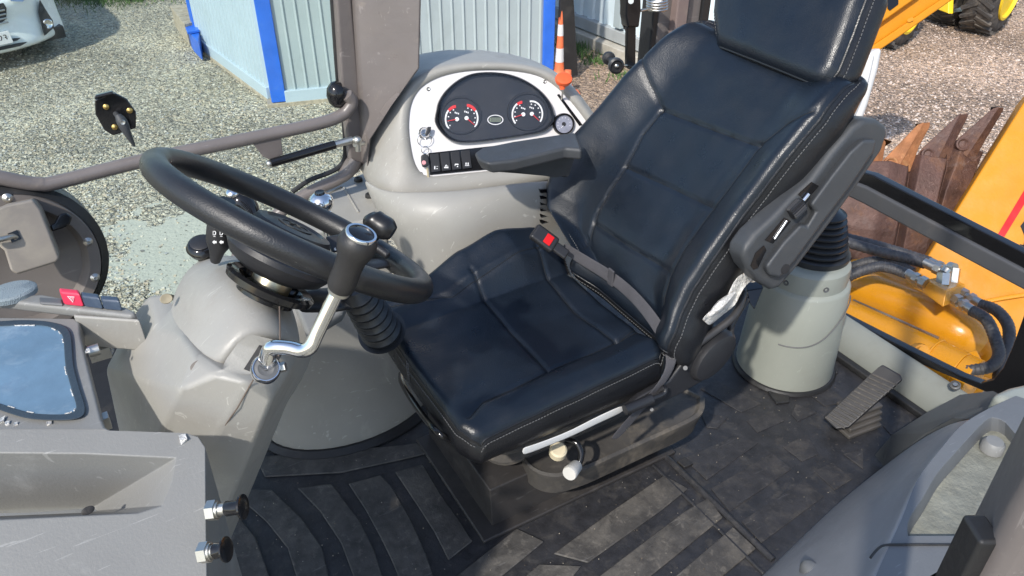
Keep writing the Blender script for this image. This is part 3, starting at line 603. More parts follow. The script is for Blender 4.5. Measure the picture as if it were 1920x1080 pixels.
# ================================================================ BOOM, CYLINDERS AND HOSES behind the rear window
bo = thing('backhoe_boom', 'big flat orange-yellow boom side with a red stripe at the right edge', 'boom', P(1850, 450, d=3.0))
op = PL(P(1850, 430, d=3.0), V((-.60, -.45, .66)))
def O(u, v, h=0): return op.px(u, v, h)
bm = N(); prism(bm, [O(*a) for a in ((1952, 140), (1736, 485), (1700, 545), (1760, 640), (1900, 700), (2100, 640), (2150, 140))], -op.n*.3); obj('boom_plate', bm, M['yellow'], bo, bevel=.008)
bm = N(); prism(bm, [O(*a, .0) for a in ((1868, 444), (1880, 449), (1960, 318), (1948, 310))], op.n*.003); obj('red_stripe', bm, M['red'], bo)
bm = N(); prism(bm, [O(*a, .0) for a in ((1913, 424), (1925, 408), (1935, 440), (1925, 470), (1918, 462), (1922, 446))], op.n*.003); prism(bm, [O(*a, .0) for a in ((1912, 458), (1930, 462), (1930, 478), (1912, 470))], op.n*.003); obj('black_lettering', bm, M['gloss'], bo)
bm = N(); tube(bm, [O(1843, 566, .012), O(1880, 559, .014), O(1925, 552, .012), O(1990, 540, .01)], .008, 8); obj('pipe', bm, M['yellow2'], bo)
# lower casting: two swing cylinders lying side by side
cy = thing('swing_cylinder', 'thick oily yellow hydraulic cylinder, upper of the two behind the window', 'cylinder', P(1720, 580, d=2.75))
bm = N(); tube(bm, [P(u, v, d=d) for u, v, d in ((1540, 505, 3.1), (1600, 533, 2.98), (1665, 560, 2.88), (1740, 594, 2.76), (1800, 624, 2.68), (1838, 644, 2.66))], [.055, .070, .072, .074, .072, .05], 28, sm=4); obj('barrel', bm, M['yellow2'], cy)
bm = N(); tube(bm, [P(1600, 500, d=3.2), P(1650, 505, d=3.1), P(1700, 535, d=2.98), P(1745, 570, d=2.9)], [.03, .045, .05, .04], 20, sm=4); obj('gland', bm, M['yellow2'], cy)
bm = N(); tube(bm, [P(1600, 563, d=2.80), P(1680, 598, d=2.70), P(1760, 634, d=2.60)], .0045, 8); obj('return_pipe', bm, M['steel'], cy)
bm = N(); tube(bm, [P(1840, 645, d=2.72), P(1862, 668, d=2.7), P(1858, 700, d=2.68)], .055, 16); obj('end_lug', bm, M['yellow2'], cy)
cy2 = thing('swing_cylinder', 'thick oily yellow hydraulic cylinder, lower one nearest the window sill', 'cylinder', P(1680, 640, d=2.6))
bm = N(); tube(bm, [P(u, v, d=d) for u, v, d in ((1500, 560, 2.9), (1570, 592, 2.78), (1660, 635, 2.66), (1748, 677, 2.54))], [.069, .07, .07, .07], 28, sm=3); obj('barrel', bm, M['yellow2'], cy2)
bm = N(); a, b_ = P(1750, 678, d=2.54), P(1800, 702, d=2.48); cyl(bm, a, b_, .072, n=28); cyl(bm, b_, b_+(b_-a)*.5, .07, n=24); cyl(bm, a-(b_-a)*.06, a+(b_-a)*.02, .077, n=28); obj('end_cap', bm, M['yellow2'], cy2, bevel=.004)
bm = N(); lathe(bm, P(1722, 664, d=2.52), V((-.4, -.5, .7)), [(.035, -.03), (.035, .01), (.026, .03), (.02, .03), (.018, .045), (.001, .045)], 16); obj('plug', bm, M['yellow2'], cy2)
bm = N(); prism(bm, [P(u, v, d=2.5) for u, v in ((1800, 664), (1832, 655), (1845, 678), (1822, 690), (1806, 686))], V((.02, .02, -.1))); obj('lug', bm, M['yellow2'], cy2, bevel=.006)
# casting under them
cs_ = thing('boom_casting', 'oily yellow casting lying under the two hydraulic cylinders', 'casting', P(1700, 700, d=3.0))
DZ = V((.06, .05, -.36))
bm = N(); hull2(bm, [P(1500, 470, d=3.4)+DZ, P(1620, 520, d=3.3)+DZ, P(1900, 640, d=2.95)+DZ, P(1930, 760, d=2.75)+DZ, P(1760, 760, d=2.75)+DZ, P(1500, 620, d=3.1)+DZ], [P(1500, 470, d=3.4)+V((0, 0, -.8)), P(1620, 520, d=3.3)+V((0, 0, -.8)), P(1900, 640, d=2.95)+V((0, 0, -.8)), P(1930, 760, d=2.75)+V((0, 0, -.7)), P(1760, 760, d=2.75)+V((0, 0, -.7)), P(1500, 620, d=3.1)+V((0, 0, -.8))]); obj('casting', bm, M['yellow2'], cs_, bevel=.03)
bm = N(); prism(bm, [P(u, v, d=2.72) for u, v in ((1770, 668), (1868, 700), (1862, 722), (1835, 705), (1790, 700))], V((.05, .05, -.12))); obj('bracket', bm, M['yellow2'], cs_, bevel=.008)
# manifold with fittings
mf = thing('hydraulic_manifold', 'square yellow valve block with silver fittings on the upper cylinder', 'valve block', P(1770, 560, d=2.62))
bm = N(); a = [P(1729, 545, d=2.6), P(1736, 523, d=2.66), P(1777, 522, d=2.72), P(1810, 540, d=2.64), P(1806, 556, d=2.62), P(1770, 576, d=2.53)]
bm = N(); T_ = [P(1737, 523, d=2.62), P(1774, 545, d=2.52), P(1811, 533, d=2.62), P(1776, 516, d=2.74)]; hull2(bm, T_, [P(1728, 548, d=2.62), P(1768, 577, d=2.52), P(1803, 560, d=2.62), P(1776, 545, d=2.8)]); obj('block', bm, M['yellow2'], mf, bevel=.005)
def fitting(pts, r=.016):
    p, q = V(pts[0]), V(pts[1]); d_ = q-p; b = N()
    cyl(b, p, p+d_*.28, r*1.25, n=6); cyl(b, p+d_*.28, p+d_*.42, r*.8, n=14); cyl(b, p+d_*.42, p+d_*.62, r*1.2, n=6); cyl(b, p+d_*.62, q, r*1.02, n=16)
    return obj('fitting', b, M['steel'], mf)
fitting([P(1784, 517, d=2.66), P(1732, 492, d=2.72)]); fitting([P(1782, 510, d=2.72), P(1742, 490, d=2.8)])
fitting([P(1790, 560, d=2.56), P(1825, 583, d=2.5)]); fitting([P(1800, 548, d=2.62), P(1842, 572, d=2.56)]); fitting([P(1736, 532, d=2.6), P(1700, 512, d=2.65)])
bm = N(); cyl(bm, P(1768, 534, d=2.6), P(1770, 512, d=2.6), .022, n=6); cyl(bm, P(1770, 512, d=2.6), P(1776, 505, d=2.6), .016); cyl(bm, P(1786, 530, d=2.64), P(1790, 503, d=2.64), .019, n=6); cyl(bm, P(1790, 503, d=2.64), P(1780, 500, d=2.66), .017); obj('elbow', bm, M['steel'], mf)
hoses = [([(1500, 430, 2.8), (1590, 455, 2.75), (1650, 472, 2.75), (1700, 484, 2.74), (1736, 495, 2.72)], 'black braided hose, lower of the pair running straight left from the valve block'),
         ([(1500, 424, 2.9), (1590, 447, 2.85), (1650, 462, 2.85), (1700, 477, 2.82), (1744, 491, 2.8)], 'black braided hose, upper of the pair running straight left from the valve block'),
         ([(1545, 570, 2.8), (1575, 535, 2.75), (1595, 517, 2.72), (1640, 501, 2.7), (1670, 503, 2.68), (1702, 514, 2.65)], 'black braided hose arching over the cylinder left of the valve block'),
         ([(1540, 560, 2.9), (1570, 520, 2.82), (1600, 500, 2.8), (1640, 490, 2.78), (1680, 495, 2.76), (1712, 512, 2.72)], 'black braided hose, farther arch left of the valve block'),
         ([(1822, 582, 2.5), (1850, 600, 2.46), (1868, 640, 2.42), (1872, 670, 2.4), (1850, 690, 2.4), (1800, 693, 2.44), (1762, 688, 2.5)], 'black braided hose curling down and back left under the cylinders'),
         ([(1838, 571, 2.56), (1868, 582, 2.52), (1890, 610, 2.48), (1890, 645, 2.45), (1876, 680, 2.43), (1872, 720, 2.42)], 'black braided hose, outermost loop at the right of the window')]
for pts, lb in hoses:
    bm = N(); pp_ = smooth_path([P(u, v, d=d) for u, v, d in pts], 26)
    tube(bm, pp_, [.0180+.0007*math.sin(i*1.5) for i in range(len(pp_))], 12)
    tag(obj('hydraulic_hose', bm, M['hose']), lb, 'hose', 'hydraulic hoses behind the rear window')
# ================================================================ CAB SHELL: floor, far wall, door, pillars, rear window, roof
bm = N(); prism(bm, [V((-.75, .55, -.006)), V((1.93, .55, -.006)), V((1.93, 2.0, -.006)), V((-.75, 2.0, -.006))], (0, 0, -.06)); o = obj('cab_floor', bm, M['plinth'], smooth=False); tag(o, kind='structure')
fm = thing('floor_mat', 'black moulded rubber floor mat with dusty raised treads', 'floor mat', (.6, 1.3, 0))
bm = N(); prism(bm, [V((-.72, .58, 0)), V((1.85, .58, 0)), V((1.85, 1.95, 0)), V((-.72, 1.95, 0))], (0, 0, -.005)); obj('mat_sheet', bm, M['mat'], fm, smooth=False)
bm = N()
treads = [[(479,859),(640,847),(760,836),(862,822),(870,835),(760,862),(640,888),(497,896)], [(488,833),(507,799),(575,801),(603,831),(490,837)], [(520,778),(555,768),(560,780)],
 [(654,909),(687,960),(714,1010),(733,1049),(753,1095),(818,1095),(797,1035),(770,975),(735,915),(714,893)],
 [(558,917),(622,909),(675,979),(702,1033),(722,1095),(668,1095),(640,1020),(600,960)],
 [(445,920),(510,920),(567,975),(605,1030),(620,1095),(560,1095),(540,1030),(500,980),(460,945)],
 [(380,960),(440,960),(480,1010),(510,1095),(440,1095),(420,1030)],
 [(741,887),(793,872),(827,930),(858,972),(886,1016),(841,1052),(815,1000),(783,950)],
 [(818,870),(860,853),(905,918),(942,974),(908,1001),(858,925)],
 [(969,993),(1020,1017),(925,1095),(840,1095)], [(1011,1060),(1090,1063),(1060,1100),(965,1100)],
 [(1038,1040),(1147,960),(1245,893),(1290,918),(1238,960),(1102,1057)],
 [(1283,961),(1328,935),(1355,972),(1200,1098),(1103,1098)], [(1374,990),(1417,1030),(1335,1098),(1248,1098)],
 [(1282,860),(1378,819),(1422,831),(1325,901)], [(1333,917),(1447,850),(1484,880),(1368,960)], [(1390,978),(1508,901),(1545,931),(1427,1019)],
 [(1467,838),(1512,815),(1535,852),(1504,866)], [(1526,884),(1561,868),(1598,899),(1565,919)], [(1520,742),(1557,728),(1590,755),(1545,762)],
 [(1581,852),(1618,840),(1618,880)], [(1492,758),(1532,774),(1496,791),(1484,778)], [(1313,730),(1341,713),(1427,758),(1390,774)], [(1313,774),(1365,782),(1345,804),(1325,802)],
 [(1400,790),(1450,770),(1470,790),(1420,812)], [(1655,800),(1690,790),(1700,812),(1670,816)]]
for t_ in treads[:14]: prism(bm, [P(*a, z=.0) for a in t_], (0, 0, .006))
obj('tread_blocks', bm, M['tread'], fm, bevel=.003, seg=2)
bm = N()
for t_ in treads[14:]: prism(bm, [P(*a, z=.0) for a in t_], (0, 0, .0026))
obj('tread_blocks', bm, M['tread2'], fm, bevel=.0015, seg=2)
gr_ = random.Random(21); bm = N()
M['grit1'] = mat('tan_grit', (.30, .26, .2), .9); M['grit2'] = mat('pale_grit', (.30, .27, .23), .9); M['grit3'] = mat('brown_grit', (.13, .10, .07), .9)
for k in range(320):
    c_ = P(gr_.uniform(400, 1700), gr_.uniform(720, 1085), z=.004)
    if .6 < c_.x < 1.15 and c_.y > 1.1 or c_.y < .78: continue
    stone(bm, c_+V((0, 0, .003)), gr_.choice((.0005, .0007, .001, .0014)), gr_)
tag(obj('floor_grit', bm, [M['grit1'], M['grit2'], M['grit3']], smooth=False), 'fine grit and crumbs of earth scattered over the floor mat', 'grit', kind='stuff')
bm = N(); a, b_ = P(1240, 848, z=.004), P(1450, 1050, z=.004); tube(bm, [a, b_], .008, 8); tube(bm, [P(1225, 872, z=.003), P(1432, 1075, z=.003)], .004, 6); obj('seam_ridge', bm, M['mat'], fm)
bm = N()
for q in ([(1438,735),(1478,732),(1480,757),(1455,760)], [(1540,690),(1572,692),(1570,703),(1545,700)], [(1268,868),(1283,860),(1300,873),(1283,880)], [(1190,868),(1210,858),(1218,870),(1200,880)]): prism(bm, [P(*a, z=.0) for a in q], (0, 0, .009))
obj('mat_clip', bm, M['rubber'], fm, bevel=.003)
# --- far wall lower skin, pillars and door
fwd = thing('far_door', 'brown-grey tubular framed glazed cab door on the far side', 'cab door', P(400, 280, y=1.97))
bm = N(); tube(bm, [P(u, v, y=1.95) for u, v in ((-60, 322), (0, 333), (40, 341), (75, 345), (110, 341), (270, 301), (480, 257), (600, 231), (640, 216), (654, 203), (660, 190), (650, 178))], .0165, 16, sm=5); obj('door_handrail', bm, M['cabpaint'], fwd)
def dpl(pts, y): return [P(u, v, y=y) for u, v in pts]
bm = N(); prism(bm, dpl([(629, -20), (659, -20), (681, 240), (684, 305), (672, 325), (650, 340), (640, 330), (656, 300), (652, 262), (640, 150)], 1.99), (0, .05, 0)); obj('door_post', bm, M['cabpaint'], fwd, bevel=.008)
bm = N(); tube(bm, dpl([(668, 300), (655, 322), (630, 338), (590, 356), (545, 382), (500, 420)], 1.99), .017, 14, sm=4); obj('lower_rail', bm, M['cabpaint'], fwd)
bm = N(); tube(bm, dpl([(622, -20), (634, 150), (643, 205), (647, 262), (645, 300), (625, 320), (580, 338), (548, 360)], 2.02), .007, 8, sm=4); obj('door_seal', bm, M['rubber'], fwd)
bm = N(); prism(bm, dpl([(-700, -500), (640, -500), (634, 0), (650, 300), (560, 420), (640, 900), (-700, 900)], 2.03), (0, .004, 0)); obj('door_glass', bm, M['glass'], fwd, smooth=False)
bm = N(); prism(bm, dpl([(468, 262), (526, 249), (531, 290), (506, 300), (493, 294)], 1.94), (0, .008, 0)); obj('strut_bracket', bm, M['cabpaint'], fwd, bevel=.002)
bm = N(); lathe(bm, P(628, 178, y=1.97), V((1, -.15, 0)), [(.001, -.022), (.02, -.018), (.034, -.006), (.036, .008), (.03, .02), (.001, .022)], 28, sx=.8); obj('hinge_cover', bm, M['gloss'], fwd)
t = thing('gas_strut', 'black gas strut with silver rod end beside the far door post', 'strut', P(590, 285, y=1.92))
bm = N(); cyl(bm, P(508, 306, y=1.92), P(628, 271, y=1.92), .0115); obj('cylinder', bm, M['gloss'], t)
bm = N(); cyl(bm, P(628, 271, y=1.92), P(661, 262, y=1.92), .0095); ball(bm, P(505, 307, y=1.92), .009); ball(bm, P(670, 263, y=1.91), .012); cyl(bm, P(671, 262, y=1.91), P(672, 283, y=1.91), .008); cyl(bm, P(665, 271, y=1.91), P(682, 268, y=1.93), .007); obj('rod_end', bm, M['steel'], t)
# latch bracket on the glass
t = thing('door_latch', 'black six-sided latch plate with turn lever on the far door glass', 'latch', P(215, 215, y=1.98))
lp = PL(P(215, 215, y=1.985), V((-.12, -.95, .1)))
bm = N(); prism(bm, [lp.px(*a) for a in ((178, 185), (212, 171), (238, 184), (255, 208), (255, 238), (212, 252), (196, 242), (179, 212))], lp.n*.012); obj('plate', bm, M['gloss'], t, bevel=.003)
bm = N(); prism(bm, [lp.px(*a, .012) for a in ((177, 183), (178, 176), (210, 168), (216, 174))], lp.n*.02); obj('top_flange', bm, M['gloss'], t, bevel=.003)
bm = N()
for a in ((199, 200), (243, 207), (215, 238)): lathe(bm, lp.px(*a, .012), lp.n, [(.007, 0), (.0065, .003), (.001, .006)], 12)
obj('rivet', bm, mat('brass', (.6, .42, .15), .35, 1), t)
bm = N(); cyl(bm, lp.px(217, 213, .01), lp.px(224, 222, .04), .006); tube(bm, [lp.px(221, 216, .04), lp.px(229, 229, .045), lp.px(240, 252, .045), lp.px(252, 274, .04)], [.007, .012, .008, .003], 12, sm=3); obj('lever', bm, M['armp'], t)
bm = N(); lathe(bm, lp.px(230, 229, .054), lp.n, [(.006, 0), (.005, .004), (.001, .003)], 12); obj('screw', bm, M['steel'], t)
# A pillar
t = thing('front_pillar', 'wide smooth brown-grey cab pillar left of the instrument pod', 'pillar', P(730, 200, y=1.93))
bm = N(); a = [P(664, -30, y=1.97), P(792, -30, y=1.90), P(788, 130, y=1.90), P(735, 200, y=1.90), P(697, 262, y=1.92), P(690, 330, y=1.95), P(684, 330, y=1.97), P(680, 240, y=1.97)]
hi = [p+V((0, .11, 0)) for p in a]; hull2(bm, a, hi); obj('pillar_skin', bm, M['cabpaint'], t, bevel=.018, seg=4)
# rear right pillar behind the backrest
t = thing('rear_pillar', 'dark brown ribbed cab pillar behind the top of the backrest', 'pillar', P(1280, 60, y=2.0))
def vpost(name, par, u0, u1, vb, y, dy, m, top=-60, z0=None):
    bm = N(); a = P(u0, vb, y=y); b_ = P(u1, vb, y=y); zt = 2.05; zb = min(a.z, b_.z) if z0 is None else z0
    prism(bm, [V((a.x, y, zb)), V((b_.x, y, zb)), V((b_.x, y+dy, zb)), V((a.x, y+dy, zb))], (0, 0, zt-zb)); return obj(name, bm, m, par, bevel=.006)
vpost('seal', t, 1217, 1228, 100, 2.0, .06, M['rubber'], z0=.7); vpost('post', t, 1229, 1262, 90, 2.0, .06, M['cabpaint'], z0=.7)
vpost('post', t, 1263, 1284, 80, 1.97, .09, mat('brown_post', (.22, .165, .15), .45, dirt=((.3, .25, .2), .4, 9, .55)), z0=.7); vpost('post', t, 1285, 1316, 60, 2.0, .06, M['cabpaint'], z0=.7); vpost('seal', t, 1312, 1328, 50, 1.99, .05, M['rubber'], z0=.7)
bm = N()
for k in range(4): bm_ = P(1232, 2+k*5, y=1.94); tube(bm, [bm_+V((.03*math.cos(q), .03*math.sin(q), .004*q/6.28)) for q in [i*.52 for i in range(13)]], .004, 6)
obj('spring', bm, M['steel'], t)
# window catch
t = thing('window_catch', 'black window catch arm hanging from the far rear window', 'catch', P(1185, 60, y=1.95))
def cpx(u, v, y=1.93): return P(u, v, y=y)
bm = N(); prism(bm, [cpx(*a) for a in ((1164, -20), (1178, -20), (1180, 50), (1176, 62), (1168, 45))], (0, .01, 0)); obj('back_plate', bm, M['gloss'], t, bevel=.002)
bm = N(); prism(bm, [cpx(*a, 1.90) for a in ((1176, -20), (1202, -20), (1203, 20), (1199, 52), (1178, 52), (1174, 30))], (0, .035, 0)); obj('housing', bm, M['gloss'], t, bevel=.006)
bm = N(); prism(bm, [cpx(*a, 1.91) for a in ((1176, 50), (1193, 50), (1192, 128), (1175, 128))], (0, .012, 0)); box(bm, cpx(1184, 124, 1.9), (.028, .03, .014)); obj('arm', bm, M['gloss'], t, bevel=.003)
bm = N(); cyl(bm, cpx(1201, 20, 1.92), cpx(1236, 12, 1.94), .004); cyl(bm, cpx(1183, 2, 1.895), cpx(1183, 2, 1.88), .008); obj('link', bm, M['steel'], t)
bm = N(); a = cpx(1140, 108, 1.97); b_ = cpx(1156, 124, 1.86); ax = (b_-a).normalized(); L_ = (b_-a).length
lathe(bm, a, ax, [(.019, 0), (.021, .01), (.019, .018), (.008, .022), (.008, L_-.03), (.02, L_-.024), (.0235, L_-.012), (.0235, L_), (.018, L_+.004), (.017, L_-.004), (.001, L_-.004)], 28); obj('roller', bm, M['blackp'], t)
bm = N(); lathe(bm, b_-ax*.004, ax, [(.006, 0), (.006, .006), (.001, .009)], 12); cyl(bm, b_-ax*.02, cpx(1176, 124, 1.905), .005); obj('roller_pin', bm, M['steel'], t)
# rubber seal loop near the hut
# --- far wall lower panel with round cover (front right corner)
t = thing('round_wall_cover', 'grey-brown round wall cover with thick black rubber rim at the left edge', 'cover', P(40, 470, y=1.93))
rp = PL(P(30, 480, y=1.95), V((.12, -1, .12)))
def disc_pts(r, n=64, h=0): return [rp.at(r*math.cos(2*math.pi*k/n), r*math.sin(2*math.pi*k/n), h) for k in range(n)]
c = rp.px(30, 492); rp.o = c; Rr = (rp.px(201, 478)-c).length
bm = N(); lathe(bm, c, rp.n, [(Rr*.80, -.03), (Rr*.80, -.06), (Rr, -.06), (Rr, .02), (Rr*.9, .038), (Rr*.895, -.025), (.001, -.025)], 72); obj('rubber_rim', bm, M['rubber'], t)
bm = N(); lathe(bm, c, rp.n, [(Rr*.895, -.02), (Rr*.895, .036), (Rr*.88, .042), (Rr*.76, .042), (Rr*.72, .03), (Rr*.70, .012), (Rr*.3, .0), (.001, 0)], 72); obj('cover_plate', bm, mat('brown_plastic', (.155, .138, .126), .45, dirt=((.3, .27, .23), .4, 6, .55), scr=.2), t)
bm = N()
for a in ((14, 371), (165, 453), (178, 520)): lathe(bm, rp.px(*a, .04), rp.n, [(.011, 0), (.011, .002), (.007, .006), (.004, .008), (.001, .004)], 16)
obj('screw', bm, M['steel'], t)
t = thing('mirror_motor_box', 'beige dusty plastic housing with square slot on the round cover', 'housing', P(50, 440, y=1.8))
bpl = PL(P(50, 440, y=1.83), V((.15, -.85, .35)))
bm = N(); fr_ = [bpl.px(*a, .03) for a in ((-30, 402), (10, 385), (62, 374), (76, 392), (92, 432), (112, 484), (106, 492), (32, 515), (20, 508), (8, 470), (-30, 440))]; bkp = [p-bpl.n*.14+V((.02, 0, 0)) for p in fr_]; hull2(bm, fr_, bkp); obj('housing_body', bm, mat('beige_brown', (.235, .208, .178), .5, dirt=[((.36, .32, .25), .6, 7, .5), ((.2, .17, .14), .4, 5, .55)]), t, bevel=.014, seg=4)
bm = N(); prism(bm, [bpl.px(*a, .031) for a in ((14, 438), (32, 431), (40, 448), (22, 455))], bpl.n*.002); obj('slot', bm, M['gloss'], t)
bm = N(); tube(bm, [bpl.px(-20, 452, .05), bpl.px(5, 448, .05), bpl.px(24, 443, .035), bpl.px(30, 446, .03)], .006, 10, sm=3); obj('link_rod', bm, M['steel'], t)
bm = N(); prism(bm, [bpl.px(*a, -.03) for a in ((92, 422), (100, 418), (110, 402), (122, 398), (134, 406), (130, 420), (116, 428), (96, 434))], bpl.n*.015); obj('lever', bm, M['gloss'], t, bevel=.004)
# --- rear wall: window frame, sill
rw = thing('rear_window', 'black framed rear window with horizontal mid rail and rounded corner', 'window', V((1.95, 1.0, .3)))
def X_(u, v, x=1.95): return P(u, v, x=x)
bm = N(); prism(bm, [X_(*a) for a in ((1560, 308), (1635, 328), (1930, 480), (1990, 515), (1990, 540), (1925, 508), (1622, 350), (1550, 318))], (.03, 0, 0)); obj('seal', bm, M['gloss'], rw, bevel=.004)
bm = N(); prism(bm, [X_(*a, 1.94) for a in ((1550, 322), (1622, 350), (1925, 510), (1990, 545), (1990, 585), (1925, 548), (1618, 383), (1550, 350))], (.035, 0, 0)); obj('mid_rail', bm, mat('charcoal_rail', (.07, .072, .078), .4, dirt=((.12, .11, .1), .4, 8, .55)), rw, bevel=.008)
# lower frame ring with rounded opening
outer = [(1990, 500), (1990, 800), (1880, 760), (1840, 738), (1700, 664), (1560, 594), (1420, 520), (1420, 500), (1560, 570)]
bm = N(); prism(bm, [X_(*a) for a in ((1500, 552), (1585, 596), (1700, 655), (1800, 705), (1838, 719), (1862, 712), (1880, 690), (1896, 655), (1930, 560), (2000, 560), (2000, 860), (1870, 745), (1700, 672), (1580, 610), (1500, 570))], (.03, 0, 0)); obj('lower_frame', bm, M['gloss'], rw, bevel=.004)
bm = N(); prism(bm, [X_(*a, 1.962) for a in ((1450, 280), (1990, 530), (2000, 780), (1840, 724), (1450, 530))], (.004, 0, 0)); obj('lower_pane', bm, M['glassc'], rw, smooth=False)
# sill
sl = thing('rear_sill', 'pale grey-green plastic sill under the rear window with screw recesses', 'sill', V((1.9, 1.0, .1)))
y0, y1 = 1.55, .50
za = P(1700, 668, x=1.948).z
bm = N(); loftrings(bm, [[V((1.948, y, -.02)), V((1.948, y, .092)), V((1.92, y, .088)), V((1.885, y, .065)), V((1.868, y, .03)), V((1.86, y, -.02))] for y in (y0, y1)]); obj('sill_body', bm, M['sillp'], sl, bevel=.012)
for a in ((1636, 653), (1791, 723)):
    p = P(*a, x=1.905); bm = N(); lathe(bm, p+V((0, 0, 0)), V((-.4, 0, .9)), [(.014, -.004), (.014, .004), (.011, .006), (.010, .001), (.001, .001)], 20); c_ = obj('screw_recess', bm, M['plastic_d'], sl)
    bm = N(); lathe(bm, p+V((-.001, 0, .003)), V((-.4, 0, .9)), [(.007, 0), (.006, .004), (.001, .004)], 12); obj('screw', bm, M['steel'], sl)
bm = N(); prism(bm, [V((1.86, 1.5, .002)), V((1.835, 1.5, .002)), V((1.835, .55, .002)), V((1.86, .55, .002))], (0, 0, .022)); obj('kick_strip', bm, M['rubber'], sl, bevel=.006)
# ================================================================ RIGHT REAR CONSOLE (near side fender cover)
ns = thing('fender_console', 'long curved grey plastic fender console with dirty tray, bottom right corner', 'console', P(1700, 950, z=.3))
C3 = [[((1665, 868), .0), ((1735, 812), .2), ((1800, 783), .36), ((1826, 784), .42), ((1850, 768), .44)],
      [((1620, 900), .0), ((1700, 848), .2), ((1762, 822), .37), ((1785, 816), .44), ((1800, 800), .45)],
      [((1567, 942), .0), ((1650, 893), .2), ((1726, 872), .38), ((1742, 862), .44), ((1758, 850), .45)],
      [((1500, 1005), .0), ((1592, 958), .21), ((1690, 922), .38), ((1704, 917), .44), ((1720, 900), .45)],
      [((1425, 1077), .0), ((1540, 1020), .22), ((1648, 990), .38), ((1673, 990), .44), ((1690, 975), .45)],
      [((1370, 1130), .0), ((1490, 1090), .22), ((1600, 1070), .38), ((1632, 1072), .44), ((1650, 1062), .45)],
      [((1290, 1210), .0), ((1430, 1180), .22), ((1560, 1160), .38), ((1592, 1160), .44), ((1612, 1150), .45)]]
bm = N(); sheet(bm, [[P(*a, z=z) for a, z in r] for r in C3]); obj('inner_cheek', bm, M['cheek'], ns, solid=.008, sub=3)
# top rim and tray
def T(u, v, h=0): return P(u, v, z=.45+h)
rim_o = [(1612, 1155), (1650, 1062), (1690, 975), (1720, 900), (1758, 850), (1800, 800), (1850, 768), (1905, 742), (1960, 760), (2060, 900), (1990, 1160)]
rim_i = [(1702, 1004), (1701, 995), (1704, 975), (1732, 930), (1757, 888), (1790, 850), (1846, 790), (1868, 784), (1885, 792), (1980, 900), (1900, 1004)]
def open_smooth(pts, k=4):
    return [(p.x, p.y) for p in smooth_path([V((*a, 0)) for a in pts], k)]
rim_o = open_smooth(rim_o[:8], 4)+rim_o[8:]; rim_i = open_smooth(rim_i[:1]+rim_i[2:9], 4)+rim_i[9:]
_n = min(len(rim_o), len(rim_i)); print('rim', len(rim_o), len(rim_i))
bm = N(); A = [bm.verts.new(T(*a)) for a in rim_o]; B = [bm.verts.new(T(*a)) for a in rim_i]
Cc = [bm.verts.new(P(*a, z=.45)+V((.006, -.008, -.035))) for a in rim_i]
for k in range(_n):
    k2 = (k+1) % _n; bm.faces.new([A[k], A[k2], B[k2], B[k]]); bm.faces.new([B[k], B[k2], Cc[k2], Cc[k]])
obj('tray_rim', bm, M['plastic_c'], ns, bevel=.007, seg=3, ang=25)
bm = N(); prism(bm, [P(*a, z=.45)+V((.006, -.008, -.034)) for a in rim_i], (0, 0, -.01)); obj('tray_floor', bm, M['panelmud'], ns)
bm = N(); c = T(1862, 835, -.02); lathe(bm, c-V((0, 0, .012)), (0, 0, 1), [(.022, 0), (.021, .018), (.016, .024), (.001, .025)], 24); obj('tray_boss', bm, M['plastic_b'], ns)
bm = N(); tube(bm, [T(1632, 1046, .001), T(1645, 1030, .002), T(1660, 1022, .002), T(1700, 1021, .002), T(1800, 1021, .002)], .0022, 8, sm=3); obj('panel_joint', bm, M['rubber'], ns)
bm = N(); a = P(1522, 1066, z=.24); lathe(bm, a, V((-.3, .1, 1)), [(.022, -.05), (.018, -.01), (.014, .003), (.009, .007), (.001, .008)], 28, sx=1.5); obj('latch_knob', bm, M['plastic_c'], ns)
bm = N(); fr_ = [(1640, 853, .02), (1673, 815, .1), (1735, 775, .17), (1800, 740, .26), (1862, 733, .34), (1885, 745, .38), (1850, 768, .38), (1822, 786, .34), (1787, 784, .3), (1735, 812, .18), (1690, 848, .08), (1658, 876, .0)]
a = [P(u, v, z=z) for u, v, z in fr_]; hull2(bm, a, [p+V((.03, -.16, -.1)) for p in a]); obj('rear_cover', bm, M['plastic_d2'] if 'plastic_d2' in M else M['plastic_d'], ns, bevel=.014, seg=4)
bm = N(); a = [P(u, v, z=.44) for u, v in ((1858, 737), (1890, 722), (1935, 712), (1980, 740), (1960, 800), (1900, 760))]; hull2(bm, a, [p+V((0, 0, -.3)) for p in a]); obj('end_cap', bm, M['plastic_g'], ns, bevel=.02, seg=4)
# near pillar (door opening)
t = thing('near_door_pillar', 'pinkish brown cab pillar close to the lens at the bottom right corner', 'pillar', P(1880, 950, d=.7))
a = P(1925, 770, d=.66); b_ = P(1925, 905, d=.60); c = P(1990, 1000, d=.60)
pts = [V((a.x, a.y, -.3)), V((b_.x, b_.y, -.3)), V((c.x, c.y, -.3)), V((c.x+.1, c.y+.05, -.3)), V((a.x+.12, a.y+.02, -.3))]
bm = N(); prism(bm, pts, (0, 0, 2.4)); obj('pillar_tube', bm, M['cabpaint'], t, bevel=.02, seg=5)
bm = N(); a = P(1806, 984, d=.66); box(bm, a+V((0.012, -.01, -.22)), (.02, .03, .44), -.5); obj('door_buffer', bm, M['rubber'], t, bevel=.004)
